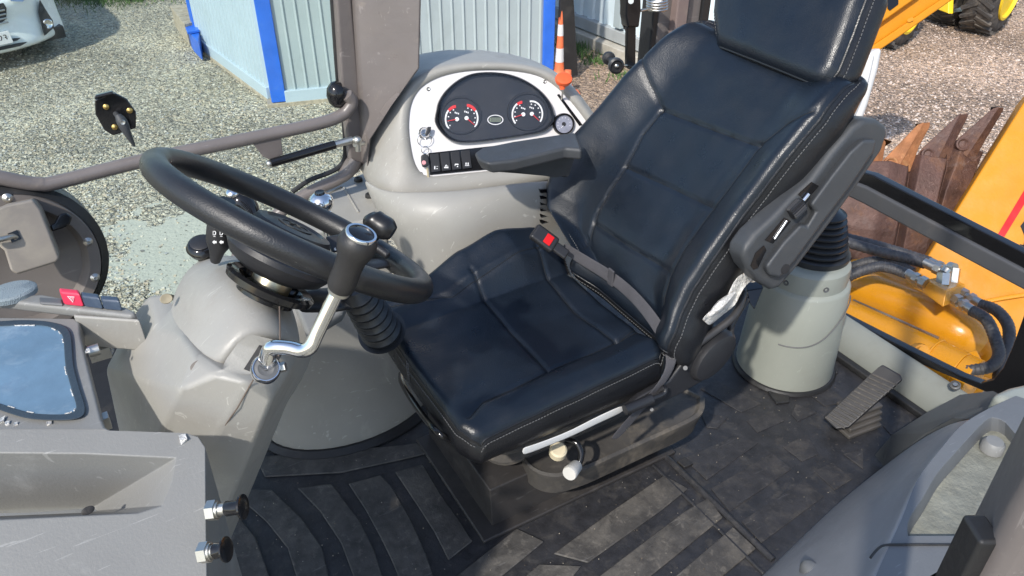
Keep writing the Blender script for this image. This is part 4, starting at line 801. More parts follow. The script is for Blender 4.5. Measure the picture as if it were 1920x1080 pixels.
# accelerator pedal
t = thing('foot_pedal', 'black ribbed foot pedal on rubber bellows by the rear sill', 'pedal', P(1610, 800, z=0))
lo_ = P(1560, 792, z=.055); lo2 = P(1592, 803, z=.055); 
pd = [(1543, 783, .06), (1568, 805, .055), (1592, 802, .06), (1693, 712, .185), (1688, 702, .19), (1655, 683, .19), (1645, 690, .185)]
ppl = [P(u, v, z=z) for u, v, z in pd]; nrm = (ppl[2]-ppl[0]).cross(ppl[3]-ppl[2]).normalized(); nrm = nrm if nrm.z > 0 else -nrm
bm = N(); prism(bm, ppl, -nrm*.014); obj('pad', bm, M['blackp'], t, bevel=.005)
bm = N(); L0, R0, L1, R1 = P(1548, 782, z=.063), P(1584, 803, z=.06), P(1636, 702, z=.17), P(1682, 722, z=.17)
for k in range(14):
    f = k/13; tube(bm, [L0.lerp(L1, f)+nrm*.0, R0.lerp(R1, f)+nrm*.0], .0028, 6)
obj('pad_rib', bm, M['tread'], t)
bm = N(); c = P(1612, 800, z=0); PA = math.atan2((L1-L0).y, (L1-L0).x)-math.pi/2
for k in range(4):
    f = k/4; s = 1-.12*f; box(bm, V((c.x-.012+.006*k, c.y+.006+.006*k, .012+k*.016)), (.072*s, .12*s, .013), PA)
obj('bellows', bm, M['beige'], t, bevel=.004)
bm = N(); cyl(bm, P(1640, 745, z=.06), P(1640, 745, z=.06)+V((.03, .01, -.05)), .012); obj('pedal_arm', bm, M['blackp'], t)
# ================================================================ LEVER PEDESTAL BY THE REAR WINDOW
pt = thing('rear_pedestal', 'tall round grey-green plastic pedestal with black bellows by the rear window', 'pedestal', V((1.585, 1.30, 0)))
pf = P(1455, 737, z=0); pdh = V((pf.x, pf.y, 0)).normalized(); pc = V((pf.x, pf.y, 0))+pdh*.143; z1 = .395
bm = N(); prof = [(.143, 0), (.144, .02), (.135, z1*.5), (.126, z1*.82), (.122, z1-.065), (.114, z1-.060), (.115, z1-.03), (.112, z1-.006), (.104, z1), (.095, z1+.003), (.001, z1+.003)]; lathe(bm, pc, (.0, 0, 1), prof, 64); obj('pedestal_body', bm, M['plastic_g'], pt)
bm = N(); lathe(bm, pc+V((0, 0, .0)), (0, 0, 1), [(.150, 0), (.155, .006), (.150, .014), (.142, .016), (.001, .016)], 64); obj('base_seal', bm, M['rubber'], pt)
bm = N(); pr = [(.098, z1), (.100, z1+.016), (.094, z1+.020)]; zz = z1+.020; r0 = .090
for k in range(7):
    r = r0-.005*k; pr += [(r-.008, zz), (r, zz+.006), (r+.001, zz+.011), (r-.008, zz+.016)]; zz += .017
pr += [(.05, zz), (.03, zz+.01), (.001, zz+.01)]; lathe(bm, pc, (.05, .02, 1), pr, 48); obj('bellows', bm, M['bootp'], pt)
bm = N(); cyl(bm, pc+V((.03, 0, zz)), pc+V((.05, .02, zz+.12)), .012); obj('lever', bm, M['gloss'], pt)
bm = N()
for q in (-1.95, -.75, -2.9, .3): 
    p = pc+V((.115*math.cos(q), .115*math.sin(q), z1-.035)); lathe(bm, p, V((math.cos(q), math.sin(q), 0)), [(.008, -.004), (.008, .002), (.006, .002), (.001, -.002)], 14)
obj('screw_hole', bm, M['plastic_d'], pt)
bm = N(); pth = []
for k in range(30):
    q = -2.7+1.9*k/29; r = .150-.0000-.03*0; z = .17+.12/(1+math.exp(-(k-17)/3.5)); rr = np.interp(z, [0, .02, .2, .36, .42], [.143, .144, .137, .128, .126]); pth.append(pc+V(((rr+.0003)*math.cos(q), (rr+.0003)*math.sin(q), z)))
tube(bm, pth, .0018, 6); obj('mould_line', bm, M['plastic_d'], pt)
bm = N(); q = -2.55; 
prism(bm, [P(u, v, d=2.12) for u, v in ((1400, 545), (1432, 540), (1415, 582), (1405, 568))], V((.02, .03, 0))); obj('side_slot', bm, M['gloss'], pt, bevel=.003)
# ================================================================ OPERATOR SEAT
M['seam'] = mat('seam_thread', (.006, .007, .008), .6)
st = thing('operator_seat', 'black stitched leather operator seat with reclined backrest', 'seat', V((.75, 1.26, 0)))
def pad(name, o, eu, ev, en, rows, hf, thick, seams, m, parent, nu=56, nv=56, er=.03, bulge=.012, gw=.006, gd=.006, matside=None, tailtaper=0, ridge=None):
    """upholstered pad: outline rows (v, uL, uR) in metres on the plane (eu,ev), height hf(s,t) along en, grooves along the seams"""
    vs_ = [r[0] for r in rows]; bm = N(); grid = []
    def dseg(p, a, b_):
        ab = (b_[0]-a[0], b_[1]-a[1]); L2 = ab[0]**2+ab[1]**2+1e-12; t = max(0, min(1, ((p[0]-a[0])*ab[0]+(p[1]-a[1])*ab[1])/L2))
        return math.hypot(p[0]-a[0]-t*ab[0], p[1]-a[1]-t*ab[1])
    def H(u, v, s, t, w_, l_):
        h = hf(s, t); dx = min(s, 1-s)*w_; dy = min(t, 1-t)*l_
        for d in (dx, dy):
            if d < er: h -= er*.75*(1-math.sqrt(max(0, 1-(1-d/er)**2)))
        for sm_ in seams:
            dd = min(dseg((u, v), a, b_) for a, b_ in zip(sm_, sm_[1:]))
            if dd < gw*3.2: h -= gd*math.exp(-(dd/gw)**2); h += gd*.0
        h += .0016*noise.noise((u*18, v*18, 3))
        return h
    l_ = vs_[-1]-vs_[0]
    def pt(i, j):
        t = j/nv; v = vs_[0]+l_*t; uL = np.interp(v, vs_, [r[1] for r in rows]); uR = np.interp(v, vs_, [r[2] for r in rows]); s = i/nu; u = uL+(uR-uL)*s
        return o+eu*u+ev*v+en*H(u, v, s, t, uR-uL, l_)
    grid = [[bm.verts.new(pt(i, j)) for i in range(nu+1)] for j in range(nv+1)]
    for j in range(nv):
        for i in range(nu): bm.faces.new([grid[j][i], grid[j][i+1], grid[j+1][i+1], grid[j+1][i]])
    loop = grid[0][:]+[grid[j][nu] for j in range(1, nv+1)]+grid[nv][-2::-1]+[grid[j][0] for j in range(nv-1, 0, -1)]
    cen = sum((q.co for q in loop), V())/len(loop); n = len(loop); prev = loop; edge = [q.co.copy() for q in loop]
    outs = []
    for i in range(n):
        tg = (loop[(i+2) % n].co-loop[i-2].co); tg -= en*tg.dot(en); tg.normalize(); ou = tg.cross(en); 
        if ou.dot(loop[i].co-cen) < 0: ou = -ou
        outs.append(ou)
    base0 = min((q.co-o).dot(en) for q in loop)
    K_ = 9
    for k in range(1, K_+1):
        f = k/K_; ring = []
        for i in range(n):
            p0 = edge[i]; h0 = (p0-o).dot(en); hb = -thick; hh = h0+(hb-h0)*f
            ring.append(bm.verts.new(p0-en*(h0-hh)+outs[i]*(bulge*math.sin(math.pi*min(1, f*1.05))-tailtaper*f*f)))
        for i in range(n):
            bm.faces.new([prev[i], prev[(i+1) % n], ring[(i+1) % n], ring[i]]).material_index = 1
        prev = ring
    bm.faces.new(prev).material_index = 1
    me_o = obj(name, bm, [m, matside or m], parent)
    sb = N()
    for sm_ in seams:
        pts = []
        for a, b_ in zip(sm_, sm_[1:]):
            k_ = max(2, int(math.hypot(b_[0]-a[0], b_[1]-a[1])/.006)); pts += [(a[0]+(b_[0]-a[0])*q/k_, a[1]+(b_[1]-a[1])*q/k_) for q in range(k_)]
        pts.append(sm_[-1]); pp_ = []
        for u, v in pts:
            uL = np.interp(v, vs_, [r[1] for r in rows]); uR = np.interp(v, vs_, [r[2] for r in rows]); s = (u-uL)/(uR-uL); t = (v-vs_[0])/l_
            if .015 < s < .985 and .01 < t < .99: pp_.append(o+eu*u+ev*v+en*(H(u, v, s, t, uR-uL, l_)+.0002))
        if len(pp_) > 2: tube(sb, pp_, .0011, 6)
    if seams: obj('panel_seam', sb, M['seam'], me_o)
    return me_o, edge, outs
def stitches(name, pts, parent, n_up, r=.0011, gap=.006, dash=.62, off=0.0, m=None):
    """dashes of thread following pts"""
    bm = N(); acc = 0; pts = [V(p) for p in pts]; out = [pts[0]]
    L = [0]
    for a, b_ in zip(pts, pts[1:]): L.append(L[-1]+(b_-a).length)
    def at(s):
        for i in range(len(L)-1):
            if L[i] <= s <= L[i+1]+1e-9: return pts[i].lerp(pts[i+1], (s-L[i])/max(1e-9, L[i+1]-L[i]))
        return pts[-1]
    s = 0
    while s < L[-1]-gap:
        tube(bm, [at(s), at(s+gap*dash*.5)+V(n_up)*.0006, at(s+gap*dash)], r, 5); s += gap
    return obj(name, bm, m or M['thread'], parent)
# cushion ------------------------------------------------------------------------------
co_z = .47; Oc = V((.485, 1.015, co_z)); EU, EV, EN = V((1, 0, 0)), V((0, 1, 0)), V((0, 0, 1))
tabS = [0, .25, .5, .75, 1]; tabT = [0, .08, .2, .5, .75, .85, 1]
Z_ = np.array([[-.005, .004, .008, .008, .01, .018, .028], [.004, .012, .012, .010, .018, .042, .058], [.012, .02, .012, .004, .022, .078, .108], [.02, .026, .008, .0, .026, .10, .135], [.03, .034, .016, .004, .02, .08, .115]])
def sm_interp(x, xs, ys):
    i = max(0, min(len(xs)-2, int(np.searchsorted(xs, x)-1))); f = (x-xs[i])/(xs[i+1]-xs[i]); f = max(0, min(1, f)); f = f*f*(3-2*f)*.5+f*.5; return ys[i]*(1-f)+ys[i+1]*f
def hc(s, t): return sm_interp(s, tabS, [sm_interp(t, tabT, Z_[k]) for k in range(5)])
def cuv(u, v, z=.48): p = P(u, v, z=z)-Oc; return (p.x, p.y)
# pad rows run along Y (v) with u along X
crow = [(0, .03, .475), (.012, .014, .49), (.04, .0, .495), (.25, -.004, .497), (.44, .0, .48), (.475, .012, .46), (.492, .035, .43)]
cs = [[cuv(715, 570, .505), cuv(850, 562, .50), cuv(1000, 512, .485), cuv(1052, 484, .49)], [cuv(885, 548), cuv(960, 620), cuv(1027, 696)], [cuv(1005, 511), cuv(1080, 580), cuv(1156, 642)],
      [cuv(880, 778), cuv(905, 752), cuv(960, 730), cuv(1027, 697), cuv(1156, 641), cuv(1228, 610)], [cuv(1156, 642), cuv(1215, 602)]]
cu, cedge, couts = pad('seat_cushion', Oc, EU, EV, EN, crow, hc, .105, cs, M['leather'], st, nu=128, nv=128, er=.022, bulge=.012, gw=.0055, gd=.0042, matside=M['leather_s'], tailtaper=.02)
def loft_edge(edge, outs, dn, en, inset): return [p+o_*inset-en*dn for p, o_ in zip(edge, outs)]
n = len(cedge)
bm = N(); tube(bm, loft_edge(cedge, couts, -.001, EN, -.002), .0032, 8, closed=True); obj('edge_piping', bm, M['leather_s'], cu)
stitches('edge_stitching', loft_edge(cedge, couts, -.0052, EN, -.011)+[], cu, EN, gap=.007)
stitches('edge_stitching', loft_edge(cedge, couts, .008, EN, .0055)+[], cu, EN, gap=.007)
def on_c(u, v, z=.48, off=0):
    x, y = cuv(u, v, z); s = max(0, min(1, x/.49)); t = max(0, min(1, y/.49)); return V((Oc.x+x, Oc.y+y+off, Oc.z+hc(s, t)))
for pa in () and ([(888, 545), (962, 617), (1031, 692)], [(881, 551), (956, 624), (1023, 699)]):
    pp_ = [on_c(*a) for a in pa]; pp_ = smooth_path(pp_, 8); bm = N(); tube(bm, [p+V((0, 0, -.0024)) for p in pp_], .0007, 6); obj('panel_seam', bm, M['thread'], cu)
# front panel vertical double stitch
f0 = P(768, 668, x=.481)
stitches('corner_stitching', [f0+V((-.008, 0, -.01)), f0+V((-.009, 0, -.075))], cu, V((-1, 0, 0)), gap=.006); stitches('corner_stitching', [f0+V((-.008, -.008, -.01)), f0+V((-.009, -.008, -.075))], cu, V((-1, 0, 0)), gap=.006)
# backrest -----------------------------------------------------------------------------
bd = V((.345, 0, .52)).normalized(); bnrm = V((-.52, 0, .345)).normalized(); Ob = V((1.0, 1.26, .50)); BU = V((0, -1, 0))   # u grows towards the near side
bpl_ = (Ob, bnrm)
def buv(u, v, h=0): p = P(u, v, pl=(Ob+bnrm*h, bnrm))-Ob; return (p.dot(BU), p.dot(bd))
outl = [(1580, 145), (1550, 212), (1480, 310), (1400, 415), (1335, 515), (1300, 570), (1276, 635)]
outr = [(1262, 55), (1205, 120), (1140, 200), (1062, 290), (1036, 368), (1050, 430), (1095, 475)]
near_ = [buv(*a, .01) for a in outl]; far_ = [buv(*a, .01) for a in outr]
print('near', [(round(a, 3), round(b_, 3)) for a, b_ in near_]); print('far', [(round(a, 3), round(b_, 3)) for a, b_ in far_])
nv_ = sorted((b_, a) for a, b_ in near_); fv_ = sorted((b_, a) for a, b_ in far_)
vt = .648; vb = -.02; fv_.append((.66, -.235))
brow = []
for k in range(15):
    v = vb+(vt-vb)*k/14; brow.append((v, float(np.interp(v, [a for a, _ in fv_], [b_ for _, b_ in fv_])), float(np.interp(v, [a for a, _ in nv_], [b_ for _, b_ in nv_]))))
bw = [(brow[-1][0]+.006, brow[-1][1]+.012, brow[-1][2]-.014)]; brow += bw
def hb(s, t):
    e = abs(s-.5)*2; w_ = max(0, (e-.52)/.48); bol = .05*(w_*w_*(3-2*w_))*(1-.55*max(0, (t-.7)/.3))
    lum = .018*math.exp(-((t-.22)/.2)**2)*(1-e*e*.6); top = -.03*max(0, (t-.86)/.14)**2
    return bol+lum+top
bs = [[(1236, 204), (1330, 240), (1424, 274)], [(1236, 204), (1200, 250), (1170, 312), (1125, 395), (1100, 470)], [(1424, 274), (1385, 330), (1340, 392), (1290, 470), (1268, 520), (1254, 575)],
      [(1170, 312), (1255, 350), (1340, 392)], [(1117, 420), (1190, 468), (1266, 514)], [(1214, 112), (1222, 160), (1236, 204)], [(1534, 214), (1480, 236), (1424, 274)]]
bs = [[buv(*a, .01) for a in s] for s in bs]
bk_, bedge, bouts = pad('backrest', Ob, BU, bd, bnrm, brow, hb, .085, bs, M['leather'], st, nu=120, nv=130, er=.03, bulge=.02, gw=.006, gd=.0040, matside=M['leather_s'])
bm = N(); tube(bm, loft_edge(bedge, bouts, -.001, bnrm, -.001), .0034, 8, closed=True); obj('edge_piping', bm, M['leather_s'], bk_)
stitches('edge_stitching', loft_edge(bedge, bouts, -.007, bnrm, -.0115), bk_, bnrm, gap=.008); stitches('edge_stitching', loft_edge(bedge, bouts, .009, bnrm, .010), bk_, bnrm, gap=.008)
# headrest
hd = V((.31, 0, .52)).normalized(); hn = V((-.52, 0, .31)).normalized(); Oh = P(1440, 95, x=1.345); Oh = V((Oh.x, 1.26, Oh.z))
def huv(u, v): p = P(u, v, pl=(Oh, hn))-Oh; return (p.dot(BU), p.dot(hd))
hn_ = sorted((b_, a) for a, b_ in [huv(*a) for a in ((1562, 132), (1590, 60), (1612, 0), (1634, -60), (1640, -110))]); hf_ = sorted((b_, a) for a, b_ in [huv(*a) for a in ((1338, 52), (1330, 30), (1333, 0), (1340, -60), (1352, -110))])
print('head', hn_, hf_)
hrow = []
v0, v1 = max(hn_[0][0], hf_[0][0]), min(hn_[-1][0], hf_[-1][0])
v0 = -.028; Oh = Oh-hn*.012
for k in range(11):
    v = v0+(v1-v0)*k/10; r = .02*(1-min(1, k/1.5))+(.03 if k == 10 else 0)
    hrow.append((v, float(np.interp(v, [a for a, _ in hf_], [b_ for _, b_ in hf_]))+r*.6, float(np.interp(v, [a for a, _ in hn_], [b_ for _, b_ in hn_]))-r*.6))
hs_ = [[(hrow[0][2]-.028, v0), (hrow[5][2]-.028, hrow[5][0]), (hrow[-1][2]-.03, v1)]]
hr, hedge, houts = pad('headrest', Oh, BU, hd, hn, hrow, lambda s, t: .012*(1-(2*s-1)**2)+.012, .09, [], M['leather'], st, nu=44, nv=40, er=.03, bulge=.02, matside=M['leather_s'])
bm = N(); tube(bm, loft_edge(hedge, houts, -.001, hn, -.001), .0034, 8, closed=True); obj('edge_piping', bm, M['leather_s'], hr)
stitches('edge_stitching', loft_edge(hedge, houts, -.006, hn, -.012), hr, hn, gap=.008); stitches('edge_stitching', loft_edge(hedge, houts, .010, hn, .010), hr, hn, gap=.008)
bm = N()
for y in (1.18, 1.34): cyl(bm, V((1.36, y, .98)), V((1.42, y, 1.12)), .006)
obj('headrest_post', bm, M['chrome'], st)
# far armrest (lowered)
ya = 1.56
def A_(u, v, z=.79): return P(u, v, z=z)
top = [P(888, 286, z=.80), P(903, 276, z=.80), P(962, 264, z=.80), P(1062, 249, z=.80), P(1080, 247, z=.80), P(1092, 280, z=.80), P(1060, 277, z=.80), P(965, 300, z=.80), P(914, 306, z=.80), P(895, 298, z=.80)]
bot = [p+V((.012 if i in (0, 1, 8, 9) else 0, 0, -.03)) for i, p in enumerate(top)]
bm = N(); hull2(bm, top, bot); ar = obj('armrest', bm, M['armp'], st, bevel=.008, seg=4)
t2 = [P(915, 318, z=.765), P(960, 303, z=.768), P(1120, 280, z=.768), P(1120, 330, z=.768), P(1040, 322, z=.72), P(935, 326, z=.745)]
bm = N(); a = [P(908, 312, z=.77), P(1062, 283, z=.77), P(1086, 280, z=.77), P(1068, 336, z=.69), P(1040, 330, z=.70), P(935, 325, z=.745)]; hull2(bm, a, [p+V((0, .05, 0)) for p in a]); obj('armrest_base', bm, M['armp'], ar, bevel=.01, seg=4)
# near armrest (folded up against the backrest)
NP = PL(P(1530, 390, y=.955), V((0, -1, .0))); NP = PL(P(1530, 390, y=.955), V((-.10, -.97, .2)))
body = [(1395, 468), (1415, 440), (1450, 408), (1484, 372), (1520, 340), (1560, 285), (1600, 238), (1622, 222), (1648, 224), (1664, 236), (1668, 250), (1655, 285), (1610, 350), (1560, 420), (1495, 505), (1463, 542), (1448, 545), (1425, 530), (1402, 505), (1394, 486)]
bm = N(); fr_ = [NP.px(*a) for a in body]; hull2(bm, fr_, [p-NP.n*.055 for p in fr_]); na = obj('armrest', bm, M['armp'], st, bevel=.013, seg=5)
raise_ = [(1436, 500), (1470, 455), (1503, 420), (1514, 424), (1530, 398), (1520, 385), (1560, 330), (1595, 285), (1620, 262), (1645, 262), (1640, 285), (1600, 345), (1550, 410), (1490, 492), (1463, 522), (1444, 518)]
bm = N(); fr_ = [NP.px(*a, .022) for a in raise_]; hull2(bm, fr_, [p-NP.n*.03 for p in [NP.px(*a, .0) for a in raise_]]); obj('armrest_pad', bm, M['armp'], na, bevel=.009, seg=4)
bm = N()
for q in ([(1496, 364), (1521, 341), (1534, 348), (1510, 376)], [(1434, 450), (1470, 408), (1482, 414), (1448, 456)], [(1407, 498), (1416, 474), (1432, 460), (1436, 468), (1420, 502), (1412, 505)]):
    prism(bm, [NP.px(*a, .0008) for a in q], NP.n*.0018)
obj('slot', bm, M['gloss'], na)
bm = N(); a, b_ = NP.px(1480, 402, .016), NP.px(1506, 378, .016); cyl(bm, a, b_, .0105)
ax = (b_-a).normalized(); fa_, fb_ = frame(ax)
bm.free(); bm = N(); a, b_ = NP.px(1483, 380, .012), NP.px(1506, 408, .012); 
k_c = NP.px(1493, 392, .006); axd = (NP.px(1512, 373, .01)-NP.px(1474, 410, .01)).normalized(); fa_, fb_ = frame(axd)
pr = []
nT = 18
rings = []
for h in (-.017, -.014, .014, .017):
    rr = .016 if abs(h) < .016 else .0135; rings.append([k_c+axd*h+(fa_*math.cos(2*math.pi*k/(nT*2))+fb_*math.sin(2*math.pi*k/(nT*2)))*(rr-(.0025 if k % 2 else 0)) for k in range(nT*2)])
loftrings(bm, rings); obj('adjuster_wheel', bm, M['blackp'], na, smooth=False)
bm = N(); cyl(bm, NP.px(1452, 448, .004), NP.px(1475, 414, .004), .003); cyl(bm, NP.px(1506, 376, .006), NP.px(1516, 364, .006), .0045); obj('adjuster_screw', bm, M['chrome'], na)
bm = N(); lathe(bm, NP.px(1471, 504, .020), NP.n, [(.0115, 0), (.011, .003), (.008, .0035), (.001, .003)], 20); obj('pivot_cap', bm, M['blackp'], na)
# recliner cover, arm and handle, foil
rc = PL(P(1335, 665, y=.985), V((-.05, -1, .15)))
bm = N(); ov = []
for k in range(32):
    q = 2*math.pi*k/32; ov.append((1338+math.cos(q)*34*1.0+math.sin(q)*22, 668-math.sin(q)*44+math.cos(q)*-12))
fr_ = [rc.px(*a) for a in ov]; c = sum(fr_, V())/32
loftrings(bm, [[p-rc.n*.04 for p in fr_], [p for p in fr_], [c+(p-c)*.9+rc.n*.010 for p in fr_], [c+(p-c)*.6+rc.n*.014 for p in fr_]]); obj('recliner_cover', bm, M['blackp'], st)
bm = N(); prism(bm, [rc.px(*a, -.005) for a in ((1310, 640), (1345, 690), (1325, 712), (1280, 738), (1225, 765), (1185, 782), (1172, 768), (1200, 745), (1255, 714), (1285, 675))], -rc.n*.02); obj('side_arm', bm, M['blackp'], st, bevel=.006)
bm = N(); cyl(bm, rc.px(1285, 690, .006), rc.px(1285, 690, .009), .005, n=12); cyl(bm, rc.px(1222, 768, -.002), rc.px(1222, 768, .002), .004, n=12); obj('bolt', bm, M['plastic_d'], st)
bm = N(); a, b_ = rc.px(1172, 769, .02), rc.px(1222, 748, .02); cyl(bm, a, b_, .0115); tube(bm, [b_, rc.px(1245, 738, .015), rc.px(1246, 726, .01), rc.px(1225, 745, -.005)], .006, 10, sm=3); obj('slide_handle', bm, M['blackp'], st)
bm = N(); tube(bm, [P(1395, 548, y=1.03), P(1378, 590, y=1.0), P(1340, 622, y=1.0), P(1300, 652, y=1.0), P(1278, 682, y=1.0)], .009, 12, sm=4); tube(bm, [P(1400, 560, y=1.04), P(1372, 608, y=1.02), P(1370, 640, y=1.01)], .008, 12, sm=4); tube(bm, [P(1322, 590, y=1.04), P(1325, 625, y=1.03), P(1290, 665, y=1.02)], .009, 10, sm=3); obj('hinge_bar', bm, M['chromed'] if 'chromed' in M else M['frameb'], st)
bm = N(); rn = random.Random(3); spine = [(1322, 606), (1350, 580), (1372, 566), (1380, 540), (1400, 515), (1412, 525)]
rows = []
for i, (u, v) in enumerate(spine):
    rows.append([P(u+dx*.8, v+dy*.8, y=.99+rn.uniform(-.012, .012)) for dx, dy in ((-11, -8), (-4, -3), (4, 4), (11, 9))])
sheet(bm, rows); obj('torn_film', bm, M['film'], st, solid=.001, sub=2)
bm = N(); tube(bm, [P(1330, 592, y=.985), P(1352, 570, y=.98), P(1378, 548, y=.985)], [.004, .009, .003], 8, sm=3); obj('torn_film', bm, M['film'], st)
# under-cushion: white liner strip, pan, adjuster knob, loop handle
bm = N(); rows = [[P(u, v+dv, y=1.022) for dv in (0, th)] for u, v, th in ((978, 838, 16), (990, 836, 15), (1030, 822, 13), (1075, 804, 13), (1110, 784, 15), (1150, 766, 15), (1172, 756, 15))]
sheet(bm, rows); obj('liner_strip', bm, M['whitefab'] if 'whitefab' in M else M['white'], st, solid=.002, sub=1)
bm = N(); prism(bm, [V((.55, 1.06, .36)), V((.96, 1.06, .36)), V((.96, 1.46, .36)), V((.55, 1.46, .36))], (0, 0, .05)); obj('seat_pan', bm, M['blackp'], st, bevel=.01)
bm = N(); tube(bm, [P(752, 702, x=.52), P(756, 722, x=.49), P(790, 775, x=.47), P(822, 812, x=.46), P(856, 828, x=.50), P(900, 838, x=.56)], .0075, 12, sm=5); obj('slide_bar', bm, M['gloss'], st)
# suspension: plinth, bellows body
sp_ = lambda x, y, z: V((x, y, z))
fx0, fx1, fy0, fy1 = .60, 1.12, 1.145, 1.50
bm = N(); hull2(bm, [sp_(fx0, fy0, .13), sp_(fx1, fy0, .13), sp_(fx1, fy1, .13), sp_(fx0, fy1, .13)], [sp_(fx0-.0, fy0-.01, .0), sp_(fx1, fy0-.01, .0), sp_(fx1, fy1, .0), sp_(fx0-.0, fy1, .0)]); obj('plinth', bm, M['plinth'], st, bevel=.004)
bm = N(); prism(bm, [sp_(fx0-.04, fy0-.04, .0), sp_(fx1+.03, fy0-.04, .0), sp_(fx1+.03, fy1, .0), sp_(fx0-.04, fy1, .0)], (0, 0, .012)); obj('plinth_flange', bm, M['plinth'], st, bevel=.004)
bm = N(); rings = []
def rrect(x0, x1, y0, y1, r, z, n=6):
    out = []
    for cx, cy_, a0 in ((x1-r, y0+r, -math.pi/2), (x1-r, y1-r, 0), (x0+r, y1-r, math.pi/2), (x0+r, y0+r, math.pi)):
        for k in range(n+1): q = a0+math.pi/2*k/n; out.append(V((cx+r*math.cos(q), cy_+r*math.sin(q), z)))
    return out
zz = .15
for k in range(4):
    for dz_, e in ((0, -.012), (.012, .004), (.024, .006), (.034, -.012)): rings.append(rrect(fx0+.03-e, fx1+.01+e, fy0+.02-e, fy1+e, .06, zz+dz_))
    zz += .036
rings.append(rrect(fx0+.04, fx1-.04, fy0+.04, fy1-.04, .05, zz+.01)); loftrings(bm, rings); obj('suspension_bellows', bm, M['beige'], st)
bm = N(); prism(bm, [V((.60, 1.10, .30)), V((1.12, 1.10, .33)), V((1.12, 1.12, .38)), V((.60, 1.12, .36))], (0, .06, 0)); obj('slide_rail', bm, M['frameb'], st, bevel=.004)
bm = N(); lipc = [P(u, v, z=.17) for u, v in ((975, 838), (985, 866), (1008, 886), (1045, 893), (1095, 880), (1150, 856), (1220, 824), (1290, 792), (1318, 772), (1322, 745))]; hull_ = smooth_path(lipc, 4); bk3 = [V((1.10, 1.46, .17)), V((.64, 1.46, .17))]; cc_ = V((.86, 1.32, 0)); ring_ = hull_+bk3
def off_(p, f, z): return V((cc_.x+(p.x-cc_.x)*f, cc_.y+(p.y-cc_.y)*f, z))
loftrings(bm, [[off_(p, .96, .10) for p in ring_], [off_(p, .985, .145) for p in ring_], [off_(p, 1.0, .160) for p in ring_], [off_(p, 1.0, .168) for p in ring_], [off_(p, .97, .172) for p in ring_], [off_(p, .95, .165) for p in ring_]])
obj('housing_lip', bm, M['dusty'], st)
bm = N(); tube(bm, [P(1060, 826, y=1.07), P(1080, 830, y=1.05), P(1090, 850, y=1.03), P(1085, 870, y=1.02), P(1075, 880, y=1.015)], .0075, 12, sm=5); kn = obj('adjuster_cable', bm, M['gloss'], st)
a = P(1082, 872, y=1.02); b_ = P(1063, 893, y=.995); bm = N(); ax = (b_-a).normalized(); lathe(bm, a, ax, [(.012, 0), (.0145, .004), (.0165, .03), (.0175, .036), (.016, .041), (.001, .042)], 24); obj('white_knob', bm, M['whitep'], kn)
a = P(1046, 838, y=1.06); bm = N(); lathe(bm, a-V((0, 0, .02)), V((-.1, -.3, 1)), [(.02, 0), (.02, .018), (.016, .022), (.001, .022)], 20); obj('weight_dial', bm, mat('cream', (.6, .52, .36), .5), st)
bm = N(); 
for k in range(4): c = P(918+k*6, 863-k*1, z=.07); box(bm, c, (.004, .012, .05), .5)
box(bm, P(925, 866, z=.045), (.04, .014, .014), .5); obj('front_stop', bm, M['frameb'], st, bevel=.002)
# belt, buckle
bb = thing('seat_belt', 'grey lap belt webbing lying along the back of the cushion', 'seat belt', V((.98, 1.2, .5)))
def ribbon(name, pts, w_, m, par, th=.0022, sub=2):
    bm = N(); rows = []
    for p, d_ in pts: d_ = V(d_).normalized()*w_/2; rows.append([V(p)-d_, V(p), V(p)+d_])
    sheet(bm, rows); return obj(name, bm, m, par, solid=th, soff=0, sub=sub)
ribbon('webbing', [(P(1055, 462, z=.575), (.2, .1, 1)), (P(1090, 486, z=.56), (.3, 0, 1)), (P(1150, 520, z=.545), (.4, 0, 1)), (P(1200, 565, z=.535), (.5, -.1, 1)), (P(1232, 610, z=.525), (.6, -.3, .9)), (P(1262, 655, z=.49), (.9, -.2, .4)),
   (P(1258, 695, y=.985), (1, 0, .1)), (P(1228, 735, y=.985), (1, 0, -.2)), (P(1180, 790, y=.985), (.9, 0, -.5)), (P(1150, 825, y=.985), (.9, 0, -.4))], .030, M['belt'], bb)
bm = N(); box(bm, P(1148, 519, z=.548)+V((-.004, 0, 0)), (.006, .022, .045), 0); obj('belt_keeper', bm, M['belt'], bb, bevel=.003)
bu = thing('belt_buckle', 'black belt buckle with red release button by the far cushion corner', 'buckle', P(1025, 450, z=.6))
a = P(1000, 432, z=.64); b_ = P(1062, 478, z=.585); ax = (b_-a).normalized(); up = V((-.3, -.4, .85)); up = (up-ax*up.dot(ax)).normalized(); sd_ = ax.cross(up); Mx = Matrix((ax, sd_, up)).transposed()
L_ = (b_-a).length; bm = N(); box(bm, a+ax*L_*.33, (L_*.66, .042, .02), M=Mx); obj('buckle_body', bm, M['blackp'], bu, bevel=.007, seg=4)
bm = N(); box(bm, a+ax*L_*.42+up*.0105, (L_*.2, .026, .004), M=Mx); obj('release_button', bm, M['red'], bu, bevel=.002)
bm = N(); box(bm, a+ax*L_*.8, (L_*.45, .026, .012), M=Mx); obj('buckle_stalk', bm, M['blackp'], bu, bevel=.005)
